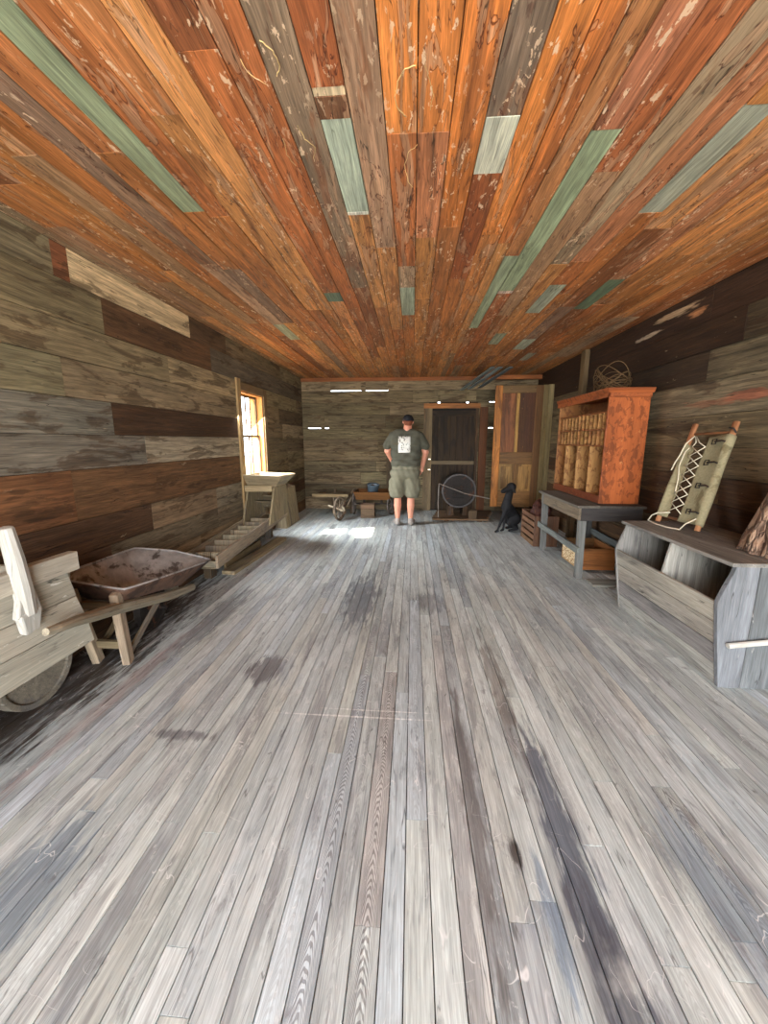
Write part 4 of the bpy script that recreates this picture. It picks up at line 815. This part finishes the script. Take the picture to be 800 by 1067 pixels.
# ------------------------------------------------------------------ the man
M_skin = plain('skin', C(206, 142, 116), .55, 0, .06, 20, .05); M_shirt = plain('olive_tshirt', C(80, 79, 68), .95, 0, .12, 9, .1, spec=.1)
M_short = plain('khaki_green_cloth', C(112, 109, 92), .95, 0, .14, 10, .15, spec=.1); M_cap = plain('black_cap_cloth', C(24, 22, 26), .9, 0, .2, 20, .05)
M_shoe = plain('grey_shoe', C(150, 142, 134), .8, 0, .2, 30, .1); M_hair = plain('auburn_hair', C(110, 58, 34), .8, 0, .4, 80, .3)
PX, PY = -.115, 6.14
t = T('person', 'man in olive t-shirt with white back print, shorts and black cap, seen from behind', 'person', (PX, PY, 0))
B = []
def cap(p0, p1, r0, r1, sq=(1, 1, 1)): B.append(((PX+p0[0], PY+p0[1], p0[2]), (PX+p1[0], PY+p1[1], p1[2]), r0, r1, sq))
hd = (.038, .03, 1.635)
cap((hd[0], hd[1]-.005, 1.655), (hd[0], hd[1]+.01, 1.62), .088, .072, (.88, 1.08, 1.05)); cap((hd[0], hd[1]+.055, 1.60), (hd[0], hd[1]+.06, 1.575), .045, .035)   # skull, jaw
cap((hd[0], hd[1]+.1, 1.645), (hd[0], hd[1]+.115, 1.615), .012, .017)                                                       # nose
for s_ in (-1, 1):
    cap((hd[0]+s_*.078, hd[1]+.005, 1.655), (hd[0]+s_*.083, hd[1]+.0, 1.62), .018, .012, (.5, 1, 1))                             # ear
    cap((hd[0]+s_*.03, hd[1]+.083, 1.655), (hd[0]+s_*.03, hd[1]+.085, 1.655), .014, .014)
cap((hd[0]-.018, hd[1]+.09, 1.585), (hd[0]+.018, hd[1]+.09, 1.585), .01, .01)
cap((.03, .0, 1.50), (.036, .01, 1.60), .068, .06)                                                                        # neck
cap((-.12, 0, 1.42), (.14, 0, 1.42), .078, .078, (1, .95, 1)); cap((-.07, 0, 1.3), (.09, 0, 1.3), .105, .105, (1, .95, 1)); cap((-.06, .02, 1.05), (.07, .02, 1.05), .115, .115, (1, 1, 1.1)); cap((-.06, 0, .9), (.06, 0, .9), .11, .11)
for s_, x in ((-1, -.115), (1, .095)):
    cap((x*.85, 0, .86), (x, 0, .5), .095, .062); cap((x, -.012, .47), (x, -.02, .32), .055, .061); cap((x, -.02, .32), (x, -.008, .1), .06, .036); cap((x, 0, .1), (x+s_*.02, .05, .06), .035, .035)
# left arm bends forward, right arm towards its pocket
cap((-.20, 0, 1.42), (-.285, .0, 1.19), .05, .048); cap((-.285, 0, 1.19), (-.22, .17, 1.02), .046, .03)
cap((.225, 0, 1.42), (.315, .0, 1.17), .05, .05); cap((.32, 0, 1.17), (.275, .09, .95), .048, .032)
def hand(w, d, side):
    w = Vector(w); d = Vector(d).normalized(); v = Vector((0, 1, 0)); v = (v-d*v.dot(d)).normalized(); q = w+d*.09; n_ = d.cross(v)
    B.append((tuple(Vector((PX, PY, 0))+w), tuple(Vector((PX, PY, 0))+w+d*.05), .026, .034, (.9, 1, 1)))
    for k, L_ in enumerate((.07, .08, .076, .06)):
        b0 = Vector((PX, PY, 0))+w+d*.06+v*(-.03+.02*k); b1 = b0+d*L_*.55+n_*side*.006; b2 = b1+d*L_*.4+n_*side*.022
        B.append((tuple(b0), tuple(b1), .0095, .0088)); B.append((tuple(b1), tuple(b2), .0088, .0075))
    b0 = Vector((PX, PY, 0))+w+d*.02+v*.03; B.append((tuple(b0), tuple(b0+d*.035+v*.025), .011, .010)); B.append((tuple(b0+d*.035+v*.025), tuple(b0+d*.062+v*.026), .010, .0085))
hand((-.215, .185, 1.0), (.3, .75, -.5), 1); hand((.272, .1, .93), (-.1, .25, -1), -1)
body = blob('body', B, M_skin, t, voxel=.0075, it=3)
Sh = [((PX-.14, PY, 1.415), (PX+.16, PY, 1.415), .1, .1, (1, .98, .95)), ((PX-.11, PY, 1.455), (PX+.14, PY, 1.455), .095, .095, (1, .9, .75)), ((PX-.11, PY, 1.32), (PX+.13, PY, 1.32), .14, .14, (1, .92, 1)),
      ((PX-.09, PY+.01, 1.15), (PX+.11, PY+.01, 1.15), .148, .148, (.98, .95, 1)), ((PX-.085, PY+.02, 1.0), (PX+.1, PY+.02, 1.0), .15, .15, (.98, 1, .75)), ((PX-.085, PY+.01, .97), (PX+.1, PY+.01, .97), .145, .145, (.97, 1, .42)),
      ((PX-.19, PY, 1.415), (PX-.28, PY, 1.275), .076, .076), ((PX+.215, PY, 1.415), (PX+.305, PY, 1.265), .076, .076), ((PX-.06, PY, 1.47), (PX+.12, PY, 1.47), .06, .06), ((PX+.03, PY, 1.44), (PX+.036, PY, 1.485), .085, .073), ((PX-.2, PY, 1.4), (PX-.14, PY, 1.3), .07, .08), ((PX+.22, PY, 1.4), (PX+.16, PY, 1.3), .07, .08)]
def shirt_shape(v):
    w = .006*math.sin(v.z*55+v.x*22)*(1 if v.z < 1.3 else .3)+.004*math.sin(v.z*30-v.x*40)
    v = v+Vector((0, -w, 0))
    if v.z < .915: v.z = .915+(v.z-.915)*.1
    return v
shirt = blob('tshirt', Sh, M_shirt, t, voxel=.009, it=5, shape=shirt_shape)
g = G('shirt_print'); tc = g.n('ShaderNodeTexCoord').outputs['Object']; nl = g.noise(g.vm('MULTIPLY', tc, (26, 1, 22)), 1, 3, .6, 1.); c = g.mix(g.ss(nl, .57, .6), C(212, 210, 202), C(60, 62, 54)); g.put(g.b.inputs['Base Color'], c); g.put(g.b.inputs['Roughness'], .9)
bv = BVHTree.FromPolygons([v.co for v in shirt.data.vertices], [p.vertices[:] for p in shirt.data.polygons])
def proj(x, z, o=.003):
    h_ = bv.ray_cast(Vector((x, 5, z)), Vector((0, 1, 0)))[0]; return Vector((x, (h_.y if h_ else PY-.13)-o, z))
def patch(x0, x1, z0, z1, m, name, nx=8, nz=14):
    mb = MB(); mb.grid(lambda u, v: proj(x0+(x1-x0)*u, z0+(z1-z0)*v), nx, nz, .001, (1, 1, 1))
    o = obj(name, mb, m, t, smooth=True); o.parent = shirt; o.location = (0, 0, 0); return o
patch(-.222, -.035, 1.165, 1.41, g.m, 'back_print')
mprint = plain('print_ink', C(40, 42, 36), .9)
for k in range(7):
    xx = -.2+k*.022
    if k != 3:
        mb = MB(); mb.grid(lambda u, v: proj(xx+.014*u, 1.425+.016*v), 2, 2, .001, (1, 1, 1)); o = obj('print_lettering', mb, mprint, t); o.parent = shirt; o.location = (0, 0, 0)
Sq = [((PX-.08, PY+.0, .93), (PX+.085, PY+.0, .93), .142, .142, (.97, .95, .5)), ((PX-.085, PY-.01, .84), (PX+.08, PY-.01, .84), .158, .158, (1, 1, .7))]
for s_, x in ((-1, -.125), (1, .11)):
    Sq += [((PX+x*.8, PY-.005, .8), (PX+x, PY-.005, .6), .125, .118, (.98, 1.05, 1)), ((PX+x, PY-.005, .6), (PX+x*1.07, PY-.005, .5), .118, .118, (1, 1.02, .6)), ((PX+x*1.08+s_*.06, PY-.02, .7), (PX+x*1.08+s_*.065, PY-.02, .6), .075, .08, (.8, 1, 1))]
def sh2(v):
    v = v+Vector((.004*math.sin(v.z*40+v.x*30), .003*math.sin(v.z*26+v.x*70), 0))
    if v.z < .45: v.z = .45+(v.z-.45)*.12
    return v
blob('shorts', Sq, M_short, t, voxel=.009, it=4, shape=sh2)
for s_, x in ((-1, -.115), (1, .095)):
    blob('shoe', [((PX+x, PY-.05, .045), (PX+x+s_*.02, PY+.05, .045), .045, .046, (.9, 1, .95)), ((PX+x+s_*.02, PY+.05, .04), (PX+x+s_*.045, PY+.17, .032), .045, .036, (1, 1, .9)), ((PX+x, PY-.03, .05), (PX+x, PY-.01, .1), .042, .04)], M_shoe, t, voxel=.006, it=3, shape=lambda v: Vector((v.x, v.y, max(v.z, .002))))
blob('hair', [((PX+hd[0], PY+hd[1]-.03, 1.66), (PX+hd[0], PY+hd[1]-.04, 1.61), .079, .062, (.98, .9, 1.0))], M_hair, t, voxel=.007, it=2)
cp_ = blob('cap', [((PX+hd[0], PY+hd[1]-.008, 1.70), (PX+hd[0], PY+hd[1]-.004, 1.668), .078, .095, (.95, 1.12, .6))], M_cap, t, voxel=.007, it=2)
mb = MB(); mb.grid(lambda u, v: (PX+hd[0]-.075+.15*u, PY+hd[1]+.085+.075*v*math.sin(math.pi*(.12+.76*u)), 1.672-.012*v+.018*math.sin(math.pi*u)), 12, 6, .004, (1, 1, 1)); o = obj('brim', mb, M_cap, t, smooth=True); o.parent = cp_; o.location = (0, 0, 0)

# ------------------------------------------------------------------ the dog: sitting, chest to the room, head turned left
M_fur = plain('black_fur', C(20, 19, 21), .75, 0, .3, 60, .4, spec=.35)
t = T('dog', 'black dog sitting upright beside the slatted crate, below the open door', 'dog', (1.42, 5.78, 0))
Dg = []
def dc(p0, p1, r0, r1, sq=(1, 1, 1)): Dg.append((p0, p1, r0, r1, sq))
dc((1.43, 5.76, .36), (1.56, 5.90, .2), .085, .11, (.85, 1, 1)); dc((1.42, 5.74, .36), (1.42, 5.73, .44), .08, .06)           # chest to rump
dc((1.42, 5.74, .42), (1.455, 5.74, .58), .062, .052)                                                                      # neck
dc((1.47, 5.74, .64), (1.45, 5.73, .625), .07, .062, (1, .95, .9)); dc((1.43, 5.72, .62), (1.34, 5.69, .585), .046, .03)          # skull, muzzle
dc((1.36, 5.695, .572), (1.345, 5.69, .575), .018, .014)
for (ex, ey) in ((1.47, 5.695), (1.49, 5.79)): dc((ex, ey+(.012 if ey > 5.74 else -.012), .665), (ex+.04, ey+(.02 if ey > 5.74 else -.02), .575), .028, .02, (.8, .5, 1))                       # drop ears
for (x0, x1, y) in ((1.40, 1.285, 5.69), (1.43, 1.385, 5.78)):                                                                # front legs
    dc((x0, y+.01, .33), (x0*.6+x1*.4, y, .2), .04, .026); dc((x0*.6+x1*.4, y, .2), (x1+.01, y-.01, .045), .025, .016); dc((x1+.01, y-.01, .03), (x1-.025, y-.025, .018), .021, .016)
for y in (5.80, 5.99):                                                                                                     # haunches, hocks, paws
    dc((1.57, y, .18), (1.50, y-.03, .13), .09, .06, (1, .6, 1)); dc((1.50, y-.03, .12), (1.60, y-.02, .05), .035, .024); dc((1.6, y-.02, .04), (1.48, y-.05, .02), .024, .02)
dc((1.60, 5.92, .1), (1.66, 6.0, .03), .026, .02); dc((1.66, 6.0, .03), (1.6, 6.12, .02), .02, .01)
def dsh(v): return Vector((v.x-.02, v.y, max(v.z*1.06, .002)))
blob('body', Dg, M_fur, t, voxel=.0075, it=3, shape=dsh)
for (ex, ey) in ((1.405, 5.695), (1.42, 5.755)):
    mb = MB(); mb.lathe([(0, -.006), (.004, -.005), (.006, 0), (.004, .005), (0, .006)], (ex-.028, ey-.012, .685), (1, 0, 0), n=10); obj('eye', mb, plain('dark_eye', C(40, 26, 16), .15, var=0), t, smooth=True)
